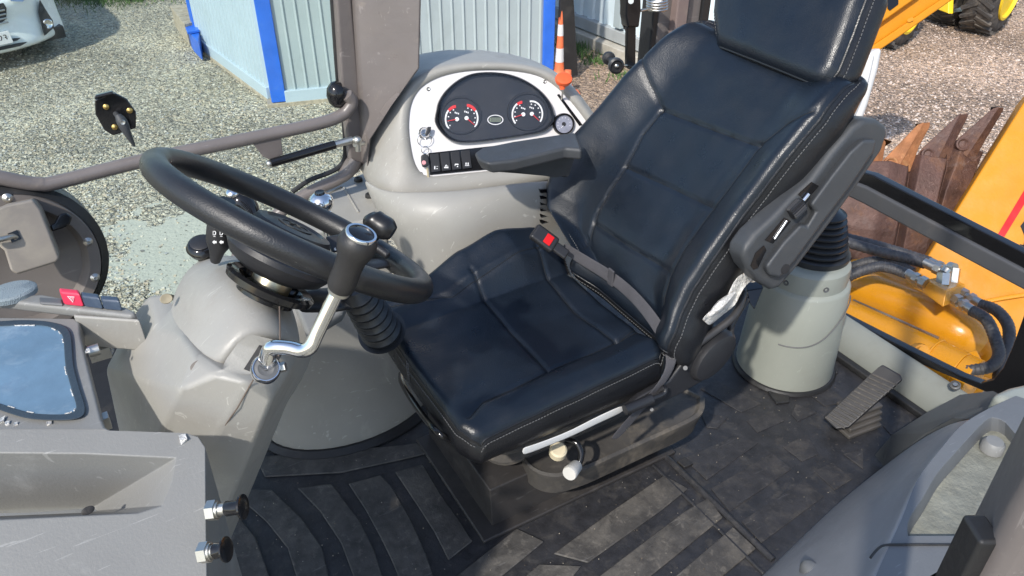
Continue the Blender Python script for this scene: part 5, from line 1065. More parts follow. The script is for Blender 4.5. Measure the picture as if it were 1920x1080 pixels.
# ================================================================ INSTRUMENT POD
IP = PL(P(900, 230, d=2.2), V((-.26*.9, -.966*.9, .46)))
pod = thing('instrument_pod', 'arched grey plastic instrument pod with white gauge panel', 'instrument pod', V((IP.o.x, IP.o.y+.1, 0)))
ring = [((790,333),(784,352),(712,395)), ((775,300),(764,315),(684,335)), ((770,270),(757,280),(686,285)), ((766,240),(752,245),(690,240)), ((769,195),(755,188),(712,186)), ((787,163),(775,150),(755,146)), ((825,143),(815,128),(795,117)),
 ((870,133),(870,119),(868,107)), ((930,131),(932,117),(935,108)), ((985,135),(990,122),(995,116)), ((1025,147),(1033,135),(1042,130)), ((1062,180),(1070,165),(1080,162)), ((1090,215),(1100,205),(1112,208)), ((1112,245),(1125,240),(1140,250)),
 ((1110,295),(1128,300),(1150,330)), ((1000,312),(1005,330),(1030,345)), ((880,324),(880,345),(880,375)), ((830,329),(828,350),(800,385))]
bm = N(); rg = []
r0 = [IP.px(*a, -.004) for a, b_, c in ring]; r0b = [IP.px(*a, .006) for a, b_, c in ring]
def mid_(a, b_, f): return a+(b_-a)*f
r1 = [IP.px(*b_, .018) for a, b_, c in ring]; r15 = []; r2 = []; r3 = []
for i, (a, b_, c) in enumerate(ring):
    low = i in (0, 15, 16, 17); off = {0: .0, 1: -.05, 2: -.07}.get(i, .0 if low else -.07)
    pO = IP.px(*c, off); r2.append(pO); r15.append(mid_(r1[i], pO, .5)+IP.n*(.012 if not low else .004)); r3.append(pO+V((.03, .26, -.02 if not low else -.06)))
loftrings(bm, [r0, r0b, r1, r15, r2, r3], cap=(False, True)); obj('pod_shell', bm, M['plastic'], pod, sub=2)
bm = N(); fr_ = [IP.px(*a, .0) for a, b_, c in ring]; prism(bm, fr_, -IP.n*.02); obj('gauge_panel', bm, M['alu'], pod)
# lower body below the panel
rows = [[(684, 332, 2.17), (706, 352, 2.12), (745, 362, 2.07), (785, 362, 2.05), (850, 362, 2.06), (930, 352, 2.09), (1000, 342, 2.12), (1060, 340, 2.2), (1090, 340, 2.36)],
 [(690, 350, 2.17), (712, 378, 2.11), (750, 386, 2.05), (800, 384, 2.025), (860, 378, 2.03), (940, 366, 2.06), (1005, 356, 2.10), (1062, 352, 2.19), (1090, 355, 2.36)],
 [(712, 396, 2.17), (728, 410, 2.10), (760, 412, 2.05), (805, 408, 2.02), (865, 405, 2.03), (940, 398, 2.07), (1010, 390, 2.12), (1065, 385, 2.22), (1092, 390, 2.38)],
 [(735, 440, 2.2), (750, 448, 2.12), (785, 450, 2.07), (830, 450, 2.05), (880, 450, 2.06), (950, 445, 2.1), (1015, 440, 2.16), (1068, 436, 2.26), (1095, 436, 2.42)],
 [(770, 495, 2.22), (785, 500, 2.15), (810, 505, 2.1), (850, 508, 2.09), (895, 510, 2.1), (960, 505, 2.15), (1020, 500, 2.21), (1070, 496, 2.31), (1098, 496, 2.46)],
 [(800, 620, 2.3), (815, 640, 2.24), (840, 650, 2.2), (870, 650, 2.2), (910, 650, 2.2), (970, 640, 2.26), (1030, 630, 2.32), (1075, 620, 2.42), (1100, 620, 2.55)]]
bm = N(); sheet(bm, [[P(*a[:2], d=a[2]) for a in r] for r in rows]); obj('lower_body', bm, M['plastic'], pod, solid=.01, sub=2)
bm = N()
for k in range(6):
    y = 356+k*11.2; prism(bm, [P(1012, y, d=2.106+.005*k), P(1035, y-2, d=2.138+.007*k), P(1037, y+4, d=2.140+.007*k), P(1014, y+6, d=2.108+.005*k)], V((.0, .03, 0)))
obj('vent_slot', bm, M['gloss'], pod, smooth=False)
# cluster housing (D shape)
D_out = [(818, 205), (822, 190), (835, 170), (858, 150), (885, 138), (920, 135), (955, 139), (985, 150), (1012, 168), (1030, 188), (1039, 208), (1040, 225), (1030, 240), (1012, 249), (960, 258), (900, 266), (862, 268), (842, 262), (826, 248), (815, 228)]
def scl(pts, f, c=(925, 205), dy=0): return [(c[0]+(u-c[0])*f, c[1]+(v-c[1])*f+dy) for u, v in pts]
def closed_smooth(pts, k=4):
    n_ = len(pts); out = []
    for i in range(n_):
        p0, p1, p2, p3 = [V((*pts[(i+j) % n_], 0)) for j in (-1, 0, 1, 2)]
        for j in range(k):
            t = j/k; q = .5*((2*p1)+(p2-p0)*t+(2*p0-5*p1+4*p2-p3)*t*t+(3*p1-p0-3*p2+p3)*t**3); out.append((q.x, q.y))
    return out
Dd = closed_smooth(D_out)
cl = thing('instrument_cluster', 'black D-shaped gauge cluster with red needles', 'gauge cluster', IP.o)
bm = N(); loftrings(bm, [[IP.px(*a, h) for a in scl(Dd, f)] for f, h in ((1.0, .0), (1.0, .012), (.985, .017), (.955, .017), (.94, .012), (.925, .004), (.925, .001))], cap=(False, False)); obj('bezel', bm, M['gloss'], cl)
bm = N(); prism(bm, [IP.px(*a, .003) for a in scl(Dd, .93)], -IP.n*.003); obj('dial_face', bm, M['face'], cl, smooth=False)
bm = N(); prism(bm, [IP.px(*a, .0145) for a in scl(Dd, .95)], IP.n*.0006); obj('cluster_lens', bm, M['glassc'], cl, smooth=False)
def ip_basis(u, v): 
    c = IP.px(u, v); sx = (IP.px(u+1, v)-IP.px(u-1, v))/2; sy = (IP.px(u, v-1)-IP.px(u, v+1))/2; return c, sx, sy
def flat_arc(bm, u, v, rx, ry, a0, a1, wd, h, n_=24, mi=0):
    """arc band in photo-pixel radii laid on the panel"""
    c, sx, sy = ip_basis(u, v); A = []; B = []
    for k in range(n_+1):
        q = math.radians(a0+(a1-a0)*k/n_)
        for lst, s in ((A, 1), (B, 1-wd)): lst.append(bm.verts.new(c+sx*rx*s*math.cos(q)+sy*ry*s*math.sin(q)+IP.n*h))
    for k in range(n_): bm.faces.new([A[k], A[k+1], B[k+1], B[k]]).material_index = mi
for (u, v) in ((864, 217), (989, 210)):
    bm = N(); c, sx, sy = ip_basis(u, v); r_ = 37
    for rr, h0, h1 in ((38, .003, .006),):
        loftrings(bm, [[c+sx*q_*math.cos(t)+sy*q_*.93*math.sin(t)+IP.n*h for t in [2*math.pi*k/48 for k in range(48)]] for q_, h in ((39, .003), (38, .0065), (35.5, .0065), (35, .0038))], cap=(False, False))
    obj('dial_ring', bm, M['blackp'], cl)
def gauge(u, v, r, a0, a1, needle, redf, parent, side):
    bm = N(); flat_arc(bm, u, v, r, r*1.18, a0, a1, .13, .0052); g = obj('gauge_scale', bm, M['ink'], parent, smooth=False)
    bm = N(); ra = (a0, a0+(a1-a0)*redf) if redf > 0 else (a1+(a1-a0)*redf, a1); flat_arc(bm, u, v, r*1.01, r*1.19, ra[0], ra[1], .2, .0056); obj('red_zone', bm, M['needle'], g, smooth=False)
    c, sx, sy = ip_basis(u, v); q = math.radians(needle); d_ = sx*math.cos(q)+sy*1.1*math.sin(q); bm = N()
    tube(bm, [c+IP.n*.008, c+d_*r*.82+IP.n*.008], [.0016, .0008], 6); obj('needle', bm, M['needle'], g)
    bm = N(); lathe(bm, c+IP.n*.006, IP.n, [(.0058, 0), (.0055, .003), (.001, .0035)], 16); obj('needle_cap', bm, M['ink'], g)
    bm = N()
    for k in range(5):
        t = math.radians(a0+(a1-a0)*(k+.3)/5); p = c+sx*r*.72*math.cos(t)+sy*r*.85*math.sin(t)+IP.n*.0052; w_ = sx*1.3; h_ = sy*1.1
        face(bm, [p-w_-h_, p+w_-h_, p+w_*.8+h_, p-w_*.8+h_])
    for k in range(3): p = c+sx*(k*3-3-side*8)+sy*(11-k)+IP.n*.0052; face(bm, [p-sx, p+sx, p+sx+sy*3, p-sx+sy*3])
    obj('scale_mark', bm, M['ink'], g, smooth=False)
gauge(856, 224, 22.5, 225, 95, 190, -.33, cl, 0); gauge(874, 222, 22.5, 88, -42, -38, .4, cl, 0)
gauge(980, 215, 21.5, 225, 95, 197, -.22, cl, 0); gauge(996, 214, 21.5, 100, -38, -40, .0001, cl, 0)
bm = N(); c, sx, sy = ip_basis(928, 225)
def ell(rx, ry, h, n_=32): return [c+sx*rx*math.cos(t)+sy*ry*math.sin(t)+IP.n*h for t in [2*math.pi*k/n_ for k in range(n_)]]
loftrings(bm, [ell(15, 9.5, .005), ell(15, 9.5, .006), ell(13.4, 8, .006), ell(13.4, 8, .005)], cap=(False, False)); ht = obj('counter_ring', bm, M['ink'], cl)
bm = N(); prism(bm, [c+sx*a+sy*b_+IP.n*.0045 for a, b_ in ((-10.5, -3.2), (10.5, -3.2), (10.5, 4), (-10.5, 4))], IP.n*.001); obj('counter_display', bm, M['lcd'], ht)
bm = N()
for k in range(6):
    x = -8.5+k*3.1; 
    for y in (-2, 2.4): p = c+sx*x+sy*y+IP.n*.0058; face(bm, [p, p+sx*2, p+sx*2+sy*.7, p+sy*.7])
    for dx in (0, 1.5): p = c+sx*(x+dx)+sy*(-2)+IP.n*.0058; face(bm, [p, p+sx*.6, p+sx*.6+sy*4.6, p+sy*4.6])
obj('counter_digit', bm, M['face'], ht, smooth=False)
# small round clock-like gauge
sg = thing('round_gauge', 'small round pressure gauge with pale dial at the right of the cluster', 'gauge', IP.px(1056, 232))
bm = N(); c, sx, sy = ip_basis(1056, 233); e_ = lambda r, h: [c+sx*r*math.cos(t)+sy*r*1.03*math.sin(t)+IP.n*h for t in [2*math.pi*k/40 for k in range(40)]]
loftrings(bm, [e_(20, 0), e_(20, .008), e_(18.5, .011), e_(16.5, .011), e_(16, .006)], cap=(False, False)); obj('bezel', bm, M['gloss'], sg)
bm = N(); bm.faces.new([bm.verts.new(p) for p in e_(16.2, .0065)]); obj('dial', bm, mat('pale_dial', (.26, .27, .33), .35, var=.2, vs=60), sg, smooth=False)
bm = N(); 
for k in range(9):
    t = math.radians(225-k*30); p = c+sx*13*math.cos(t)+sy*13.4*math.sin(t)+IP.n*.0075; q = c+sx*10.5*math.cos(t)+sy*10.8*math.sin(t)+IP.n*.0075; tube(bm, [p, q], .0006, 4)
tube(bm, [c+IP.n*.0078+sx*2, c-sx*5-sy*7+IP.n*.0078], .0009, 5); obj('dial_mark', bm, M['ink'], sg)
bm = N(); lathe(bm, c+IP.n*.0066, IP.n, [(.006, 0), (.005, .002), (.001, .002)], 14); obj('pointer_cap', bm, M['face'], sg)
# panel screws
bm = N()
for a in ((803, 167), (1021, 153), (789, 326)): lathe(bm, IP.px(*a, .0), IP.n, [(.0055, -.001), (.0055, .0015), (.0035, .0032), (.002, .002), (.001, .002)], 14)
obj('panel_screw', bm, M['steel'], pod)
# throttle slot and orange lever
bm = N(); prism(bm, [IP.px(*a, .0006) for a in ((1044, 178), (1048, 176), (1092, 234), (1086, 236))], IP.n*.0018); obj('lever_slot', bm, M['gloss'], pod)
tl = thing('hand_throttle', 'bright orange knob on a thin steel lever at the top right of the pod', 'lever', IP.px(1050, 185))
a = IP.px(1053, 187, 0); b_ = IP.px(1056, 165, .05); bm = N(); cyl(bm, a, b_, .0028); obj('lever_rod', bm, M['steel'], tl)
vw = (CP-b_).normalized(); kp_ = PL(b_+vw*.0, vw)
bm = N(); lathe(bm, kp_.px(1057, 148), V((-.1, -.5, .86)), [(.006, -.016), (.018, -.012), (.0215, -.003), (.020, .004), (.012, .007), (.001, .006)], 28, sx=1.15); tube(bm, [kp_.px(1055, 168), kp_.px(1054, 160), kp_.px(1055, 150)], [.0065, .009, .014], 14, sm=3); obj('knob', bm, M['orange'], tl)
# key, ring and fob
ky = thing('ignition_key', 'ignition key with wire rings and black fob hanging from the gauge panel', 'key', IP.px(796, 255))
bm = N(); lathe(bm, IP.px(795, 250), IP.n, [(.0165, 0), (.0165, .004), (.012, .008), (.010, .012), (.001, .012)], 24); obj('lock_barrel', bm, M['chrome'], ky)
bm = N(); prism(bm, [IP.px(*a, .013) for a in ((797, 252), (801, 238), (808, 238), (807, 246), (800, 256))], IP.n*.008); obj('key_head', bm, M['blackp'], ky, bevel=.002)
def wire_ring(u, v, r, par, h=.012, tl_=.35):
    c = IP.px(u, v, h); a = IP.u; b_ = (IP.v+IP.n*tl_).normalized(); bm = N(); tube(bm, [c+a*r*math.cos(t)+b_*r*math.sin(t) for t in [2*math.pi*k/28 for k in range(28)]], .0011, 6, closed=True); return obj('key_ring', bm, M['chrome'], par)
wire_ring(796, 262, .019, ky); wire_ring(797, 281, .010, ky)
bm = N(); prism(bm, [IP.px(*a, .006) for a in ((789, 292), (796, 288), (802, 291), (804, 302), (802, 312), (792, 314), (789, 304))], IP.n*.011); fb = obj('fob', bm, M['blackp'], ky, bevel=.003)
bm = N(); lathe(bm, IP.px(795, 305, .017), IP.n, [(.006, 0), (.005, .0015), (.001, .0015)], 16); obj('fob_button', bm, mat('pale_pink', (.7, .3, .32), .5), fb)
bm = N(); prism(bm, [IP.px(*a, .004) for a in ((799, 314), (803, 313), (805, 334), (802, 337))], IP.n*.002); obj('key_blade', bm, mat('brass_key', (.62, .5, .3), .35, .8), ky, bevel=.0006)
# rocker switches on black strip
ss = thing('switch_strip', 'black strip of four rocker switches with white icons under the cluster', 'switch strip', IP.px(860, 300))
bm = N(); prism(bm, [IP.px(*a, .001) for a in ((803, 287), (940, 272), (1000, 268), (1000, 306), (930, 316), (806, 328))], IP.n*.003); obj('strip_base', bm, M['gloss'], ss, bevel=.001)
icons = [[[(-3, -3), (-1, -3), (-1, 3), (-3, 3)], [(0, 2), (4, 3), (4, 2)], [(0, -2), (4, -1), (3, -3)]], [[(-4, -3), (4, -3), (4, -1), (-4, -1)], [(-3, 0), (0, 4), (1, 0)], [(2, 0), (4, 0), (2, 2)]], [[(-4, 1), (4, 1), (3, 3), (-3, 3)], [(-4, -1), (-2, -1), (-3, 1)], [(0, -3), (3, -3), (2, 0)]], [[(-4, -3), (4, -3), (4, -2), (-4, -2)], [(-3, -1), (-1, -1), (-1, 3), (-3, 3)], [(1, -1), (3, -1), (3, 3), (1, 3)]]]
for k in range(4):
    x = 806+k*19.5; y = 289-k*2.1; w_ = 16.5
    bm = N(); pts = [IP.px(x, y, .006), IP.px(x+w_, y-1.6, .006), IP.px(x+w_+3.5, y+32, .006), IP.px(x+3.5, y+34, .006)]
    m1, m2 = IP.px(x+w_+1.5, y+15, .0045), IP.px(x+1.5, y+17, .0045); lo = [p-IP.n*.004 for p in (pts[0], pts[1], m1, pts[2], pts[3], m2)]
    T_ = [pts[0], pts[1], m1, pts[2]+IP.n*.004, pts[3]+IP.n*.004, m2]
    hull2(bm, T_, lo); sw = obj('rocker_switch', bm, M['blackp'], ss, bevel=.0012, seg=2)
    bm = N(); c = (m1+m2)/2*.45+(pts[2]+pts[3])/2*.55+IP.n*.0036; _, sx, sy = ip_basis(x+8, y+22)
    for q in icons[k]: face(bm, [c+sx*a+sy*b_ for a, b_ in q])
    obj('switch_icon', bm, M['ink'], sw, smooth=False)
# ================================================================ FRONT RIGHT LEVER PEDESTAL AND SIDE BOX
fp = thing('front_pedestal', 'flared grey plastic pedestal on the floor behind the steering column', 'pedestal', P(690, 800, z=0))
def ring_px(cx, cy, z, rx, ry, n_=28, rot=0):
    c = P(cx, cy, z=z) if not isinstance(cx, V) else cx
    return [V((c.x+rx*math.cos(t), c.y+ry*math.sin(t), z)) for t in [2*math.pi*k/n_+rot for k in range(n_)]]
cb_ = P(700, 827, z=0)+V((-.07, .16, 0))
bm = N(); loftrings(bm, [ring_px(V((cb_.x+dx, cb_.y+dy, 0)), 0, z, rx, ry, 40) for z, dx, dy, rx, ry in ((0, .07, 0, .255, .17), (.01, .07, 0, .253, .168), (.12, .04, .01, .238, .162), (.24, -.01, .03, .225, .165), (.34, -.10, .05, .21, .17), (.41, -.12, .06, .21, .165), (.43, -.12, .06, .19, .15))]); obj('pedestal_body', bm, M['plastic'], fp, sub=1)
bm = N(); c_ = V((cb_.x+.07, cb_.y, 0)); loftrings(bm, [ring_px(c_, 0, z, .255+e, .17+e, 48) for z, e in ((0, .018), (.008, .018), (.014, .010), (.020, .003), (.020, -.01))]); obj('base_seal', bm, M['rubber'], fp)
pbl = []
bt = thing('lever_boot', 'black ribbed rubber bellows leaning against the cushion front', 'bellows', P(700, 600, z=.45))
a = P(716, 622, d=1.80); b_ = P(664, 540, d=1.62); ax = (b_-a).normalized(); L_ = (b_-a).length
pr = [(.045, -.01), (.055, 0)]; 
for k in range(7):
    r = .046-.0015*k; z = L_*k/7; pr += [(r-.010, z), (r, z+L_*.04), (r+.001, z+L_*.08), (r-.010, z+L_*.125)]
pr += [(.02, L_*1.02), (.001, L_*1.02)]; bm = N(); lathe(bm, a, ax, pr, 36); obj('bellows', bm, M['bootp'], bt)
if 0: bm = N(); tube(bm, [P(632, 598, d=1.72), P(640, 625, d=1.72), P(662, 652, d=1.73), P(695, 664, d=1.75), P(740, 668, d=1.78)], .004, 10, sm=5); obj('boot_flange', bm, M['plastic'], bt)
bx_ = thing('side_box', 'grey ledge box with two black screws in front of the pod', 'box', P(640, 380, z=.55))
tp = [(556, 393), (600, 360), (640, 338), (684, 322), (700, 345), (722, 395), (724, 408), (660, 418), (620, 430), (560, 440), (520, 420)]
bm = N(); T_ = [P(*a, z=.52) for a in tp]; hull2(bm, T_, [p+V((0, 0, -.5)) for p in T_]); obj('box_body', bm, M['plastic'], bx_, bevel=.010, seg=3)
bm = N(); tube(bm, [P(645, 352, z=.521), P(672, 398, z=.521)], .0035, 8); tube(bm, [P(590, 376, z=.521), P(640, 350, z=.521)], .0035, 8); obj('moulded_rib', bm, M['plastic'], bx_)
bm = N()
for a in ((672, 339), (693, 369)): lathe(bm, P(*a, z=.52), (0, 0, 1), [(.013, -.002), (.013, .006), (.011, .010), (.006, .010), (.004, .007), (.001, .007)], 8)
obj('screw', bm, M['rubber'], bx_)
bm = N(); hull2(bm, [P(548, 560, z=.50), P(600, 545, z=.50), P(660, 548, z=.50), P(640, 585, z=.50), P(575, 625, z=.50)], [P(548, 560, z=.50)+V((0, 0, -.03)), P(600, 545, z=.5)+V((0, 0, -.03)), P(660, 548, z=.5)+V((0, 0, -.03)), P(640, 585, z=.5)+V((0, 0, -.03)), P(575, 625, z=.5)+V((0, 0, -.03))]); obj('lower_ledge', bm, M['plastic_b'], bx_, bevel=.01)
# crumpled cloth boot at the column foot
bm = N(); rn = random.Random(5); rings = []
for k in range(6):
    rr = .035+.012*math.sin(k*1.3)+.004*k; c = P(608, 540+k*9, d=1.42); rings.append([c+RT*rr*math.cos(t)*(1+rn.uniform(-.2, .2))+FW*rr*math.sin(t)+UP*rn.uniform(-.006, .006) for t in [2*math.pi*j/18 for j in range(18)]])
loftrings(bm, rings); tag(obj('lever_gaiter', bm, M['rubber'], sub=1), 'crumpled black rubber gaiter between steering column and bellows', 'gaiter')
# ================================================================ STEERING COLUMN SHROUD
sc_ = thing('steering_column', 'faceted beige-grey plastic steering column shroud', 'steering column', P(430, 800, z=0))
rows = [[(385, 484, 1.42), (408, 479, 1.44), (440, 479, 1.44), (472, 488, 1.42), (505, 510, 1.40), (535, 545, 1.38)],
 [(354, 496, 1.34), (382, 479, 1.31), (425, 474, 1.29), (475, 486, 1.27), (530, 535, 1.25), (556, 590, 1.27)],
 [(331, 530, 1.30), (362, 530, 1.21), (405, 535, 1.16), (465, 540, 1.14), (530, 590, 1.15), (563, 618, 1.24)],
 [(318, 562, 1.29), (348, 592, 1.185), (402, 625, 1.12), (458, 592, 1.105), (529, 612, 1.125), (567, 636, 1.22)],
 [(316, 590, 1.246), (341, 642, 1.142), (404, 706, 1.074), (448, 636, 1.096), (529, 640, 1.115), (566, 655, 1.22)],
 [(285, 612, 1.30), (315, 680, 1.19), (400, 752, 1.13), (452, 672, 1.15), (529, 660, 1.20), (566, 668, 1.27)]]
bm = N(); sheet(bm, [[P(*a[:2], d=a[2]) for a in r] for r in rows]); obj('upper_hood', bm, M['plastic'], sc_, solid=.006, sub=2)
vv = dict(i2=(348, 572, 1.275), j=(370, 618, 1.20), j2=(395, 650, 1.15), p=(428, 676, 1.125), L=(277, 555, 1.30), L2=(294, 620, 1.22), I=(320, 551, 1.29), I2=(320, 585, 1.25), J=(343, 634, 1.148), J2=(368, 666, 1.105), P=(407, 699, 1.078), K=(341, 733, 1.08), M=(198, 692, 1.31), M2=(250, 593, 1.33), N=(224, 815, 1.30), O=(300, 815, 1.17),
  W1=(430, 665, 1.088), W2=(451, 637, 1.085), W3=(472, 627, 1.09), Z=(529, 641, 1.112), Z2=(563, 655, 1.21), G1=(545, 695, 1.16), Q2=(512, 747, 1.115), Q=(462, 716, 1.07), H=(402, 1020, 1.27), R=(385, 850, 1.155), C1=(457, 692, 1.09), C2=(486, 647, 1.098), C3=(533, 656, 1.118), C4=(505, 712, 1.10))
q = {k: P(a, b_, d=c) for k, (a, b_, c) in vv.items()}
bm = N(); B_ = {k: bm.verts.new(p) for k, p in q.items()}
def F_(*k): bm.faces.new([B_[i] for i in k])
F_('I2', 'i2', 'j', 'J'); F_('J', 'j', 'j2', 'J2'); F_('J2', 'j2', 'p', 'P'); F_('L', 'I', 'I2', 'L2'); F_('L2', 'I2', 'J'); F_('L2', 'J', 'J2', 'K'); F_('K', 'J2', 'P'); F_('M2', 'L', 'L2', 'M'); F_('M', 'L2', 'K'); F_('M', 'K', 'O', 'N')
F_('K', 'P', 'Q', 'R', 'O'); F_('Q', 'Q2', 'H', 'R')
F_('P', 'W1', 'C1'); F_('W1', 'W2', 'C2', 'C1'); F_('W2', 'W3', 'C2'); F_('W3', 'Z', 'C3', 'C2'); F_('Z', 'Z2', 'G1', 'C3'); F_('C3', 'G1', 'Q2', 'C4'); F_('P', 'C1', 'C4', 'Q'); F_('C4', 'Q2', 'Q')
bk2 = {k: bm.verts.new(q[k]+(q[k]-CP).normalized()*.22+V((.02, 0, -.02))) for k in ('M2', 'L', 'I', 'M', 'N', 'Z2', 'G1', 'Q2', 'H')}
for a, b_ in (('I', 'L'), ('L', 'M2'), ('M2', 'M'), ('M', 'N'), ('Z2', 'G1'), ('G1', 'Q2'), ('Q2', 'H')): bm.faces.new([B_[a], B_[b_], bk2[b_], bk2[a]])
well = [] and [bm.verts.new(q[k]+(q[k]-CP).normalized()*.05) for k in ('C1', 'C2', 'C3', 'C4')]

obj('lower_shroud', bm, M['plastic'], sc_, bevel=.009, seg=4, ang=10)
bm = N(); prism(bm, [q[k]-(q[k]-CP).normalized()*.0015 for k in ('C1', 'C2', 'C3', 'C4')], (q['C1']-CP).normalized()*.01); obj('opening_shadow_plate', bm, M['rubber'], sc_, smooth=False)  # flat black plate stands in for the shade inside the crank opening
bm = N(); c = P(376, 687, d=1.098); vw = (CP-c).normalized(); lathe(bm, c-vw*.004, (vw+V((0, 0, .25))).normalized(), [(.009, 0), (.009, .002), (.007, .0025), (.001, .002)], 20, sx=1.5); obj('screw_recess', bm, mat('recess_brown', (.16, .14, .12), .6), sc_)
bm = N(); c = P(312, 560, d=1.23); vw = (CP-c).normalized(); lathe(bm, c, vw, [(.008, 0), (.007, .002), (.001, .0005)], 16, sx=1.2); obj('screw_recess', bm, mat('recess_tan', (.3, .26, .18), .6), sc_)
bm = N(); tube(bm, [P(u, v, d=d) for u, v, d in ((524, 575, 1.128), (525, 610, 1.108), (525, 645, 1.09), (522, 668, 1.086))], .0011, 6); tube(bm, [P(475, 712, d=1.075), P(445, 765, d=1.096), P(412, 812, d=1.135), P(390, 836, d=1.16)], .0010, 6); obj('shroud_joint', bm, mat('joint_brown', (.12, .09, .07), .7), sc_)
if 0:
  bm = N(); cf = [(459, 688), (486, 650), (492, 647), (530, 655), (531, 660), (505, 702), (498, 706)]
# column top trim ring and wheel
WC = V((.235, 1.043, 1.010)); tilt, az_ = math.radians(38.6), math.radians(12.5)
WN = V((math.sin(tilt)*math.cos(az_), math.sin(tilt)*math.sin(az_), math.cos(tilt)))
c = P(507, 535, d=1.185)
bm = N(); lathe(bm, c, WN, [(.052, -.012), (.066, -.006), (.068, .003), (.062, .007), (.05, .004), (.046, -.006), (.044, -.02), (.001, -.02)], 48); obj('trim_ring', bm, M['gloss'], sc_)
bm = N(); lathe(bm, c+WN*.0, WN, [(.03, -.03), (.03, .012), (.026, .03), (.02, .06), (.018, .075)], 32); obj('steering_shaft', bm, mat('brassy', (.5, .46, .34), .35, 1), sc_)
sw = thing('steering_wheel', 'thick black steering wheel with round hub cap', 'steering wheel', WC)
a_, b2 = frame(WN, V((0, 1, 0)))
bm = N(); tube(bm, [WC+(a_*math.cos(t)+b2*math.sin(t))*.205 for t in [2*math.pi*k/96 for k in range(96)]], .0185, 28, closed=True); obj('rim', bm, mat('wheel_rubber', (.016, .0165, .018), .36, var=.15, bump=('n', 420, .0005), spec=.55), sw)
bm = N(); lathe(bm, WC-WN*.055, WN, [(.02, -.02), (.05, -.018), (.070, -.004), (.072, .008), (.068, .018), (.062, .024), (.060, .044), (.056, .052), (.044, .0555), (.040, .052), (.036, .0525), (.001, .054)], 56); hb_ = obj('hub', bm, M['blackp'], sw)
bm = N()
for t0 in (0,): pass
lathe(bm, WC-WN*.002, WN, [(.026, 0), (.026, .0016), (.020, .0018), (.020, .0005)], 40)
prism(bm, [WC+WN*.0+a_*x+b2*y for x, y in ((-.012, -.003), (0, .012), (.012, -.003), (.006, -.003), (0, .004), (-.006, -.003))], WN*.0018); obj('hub_emblem', bm, M['rubber'], hb_)
bm = N(); cc2 = c+WN*.016
loftrings(bm, [[WC-WN*h+(a_*math.cos(t)+b2*math.sin(t))*r for t in [2*math.pi*k/48 for k in range(48)]] for r, h in ((.070, .040), (.079, .046), (.081, .054), (.070, .070), (.050, .080), (.03, .084))]); obj('hub_cowl', bm, M['blackp'], sw)
for k, t in enumerate((math.radians(100), math.radians(100+180), math.radians(190))):
    pass
def wheel_dir(u, v): p = P(u, v, pl=(WC, WN)); return (p-WC).normalized()
for (u, v) in ((345, 330), (770, 500)):
    d_ = wheel_dir(u, v); sd = WN.cross(d_); rows = []
    for s, dn, w_ in ((.055, -.04, .030), (.09, -.038, .026), (.14, -.026, .021), (.175, -.010, .019), (.20, -.002, .018)):
        c0_ = WC+d_*s+WN*dn; rows.append([c0_+sd*w_*x+WN*y for x, y in ((-1, -.004), (-.6, .004), (.6, .004), (1, -.004), (.6, -.008), (-.6, -.008))])
    bm = N(); loftrings(bm, rows); obj('spoke', bm, M['blackp'], sw, sub=1)
# stalk
sk = thing('indicator_stalk', 'black indicator stalk with white light symbols left of the wheel hub', 'stalk', P(410, 450, d=1.2))
a = P(407, 470, d=1.235); b_ = P(418, 400, d=1.21); bm = N(); tube(bm, [P(404, 488, d=1.25), a, P(410, 455, d=1.23), P(413, 425, d=1.22), b_, P(421, 378, d=1.2)], [.008, .012, .0185, .0195, .018, .016], 22, sm=3); stk = obj('stalk_body', bm, M['blackp'], sk)
vw = (CP-P(412, 430, d=1.22)).normalized(); spn = PL(P(412, 430, d=1.22)+vw*.0198, vw)
bm = N()
def ic(u, v, pts): prism(bm, [spn.px(u+a, v+b_+12) for a, b_ in pts], vw*.0006)
for u in (402, 415):
    ic(u, 425, [(-3, -4), (1, -4), (3, -2), (3, 2), (1, 4), (-3, 4), (-3, 3), (0, 3), (1.5, 1.5), (1.5, -1.5), (0, -3), (-3, -3)]); ic(u, 425, [(-3, -4), (-2, -4), (-2, 4), (-3, 4)])
    ic(u, 434, [(-2, -3), (2, -3), (2, -2.2), (-2, -2.2)]); ic(u, 442, [(-4, 0), (0, -4), (0, -2), (4, -2), (4, 2), (0, 2), (0, 4)])
ic(408, 414, [(-2, -2), (2, -2), (2, -1), (-2, -1)]); ic(424, 424, [(-2, -4), (1, -3), (1, 3), (-2, 4)])
obj('stalk_symbol', bm, M['ink'], stk, smooth=False)
# round black knob left of the stalk
kb = thing('tilt_knob', 'round glossy black knob with blue-grey cap beside the indicator stalk', 'knob', P(378, 458, d=1.3))
bm = N(); c = P(380, 466, d=1.34); lathe(bm, c, V((-.05, -.25, 1)), [(.012, -.03), (.014, -.012), (.022, -.006), (.026, .004), (.022, .012), (.019, .014), (.001, .015)], 32); obj('knob_body', bm, M['gloss'], kb)
bm = N(); lathe(bm, c+V((-.05, -.25, 1)).normalized()*.0152, V((-.05, -.25, 1)), [(.018, 0), (.017, .0008), (.001, .0008)], 28); obj('knob_cap', bm, M['blackp'], kb)
for (u, v, d, rr, lb) in ((602, 379, 1.75, .0275, 'chrome ball lever knob seen just above the steering wheel'), (612, 404, 1.7, .015, 'small chrome lever top between the chrome ball and the wheel')):
    t = thing('chrome_knob', lb, 'knob', P(u, v, d=d)); bm = N(); c = P(u, v, d=d); ball(bm, c, rr, s=(1, 1, .85)); cyl(bm, c, c-V((0, 0, .12)), .007); obj('ball', bm, M['chrome'], t)
    bm = N(); lathe(bm, c+V((0, 0, rr*.8)), (0, 0, 1), [(rr*.42, 0), (rr*.36, .004), (.001, .003)], 20); obj('cap_disc', bm, M['gloss'], t)
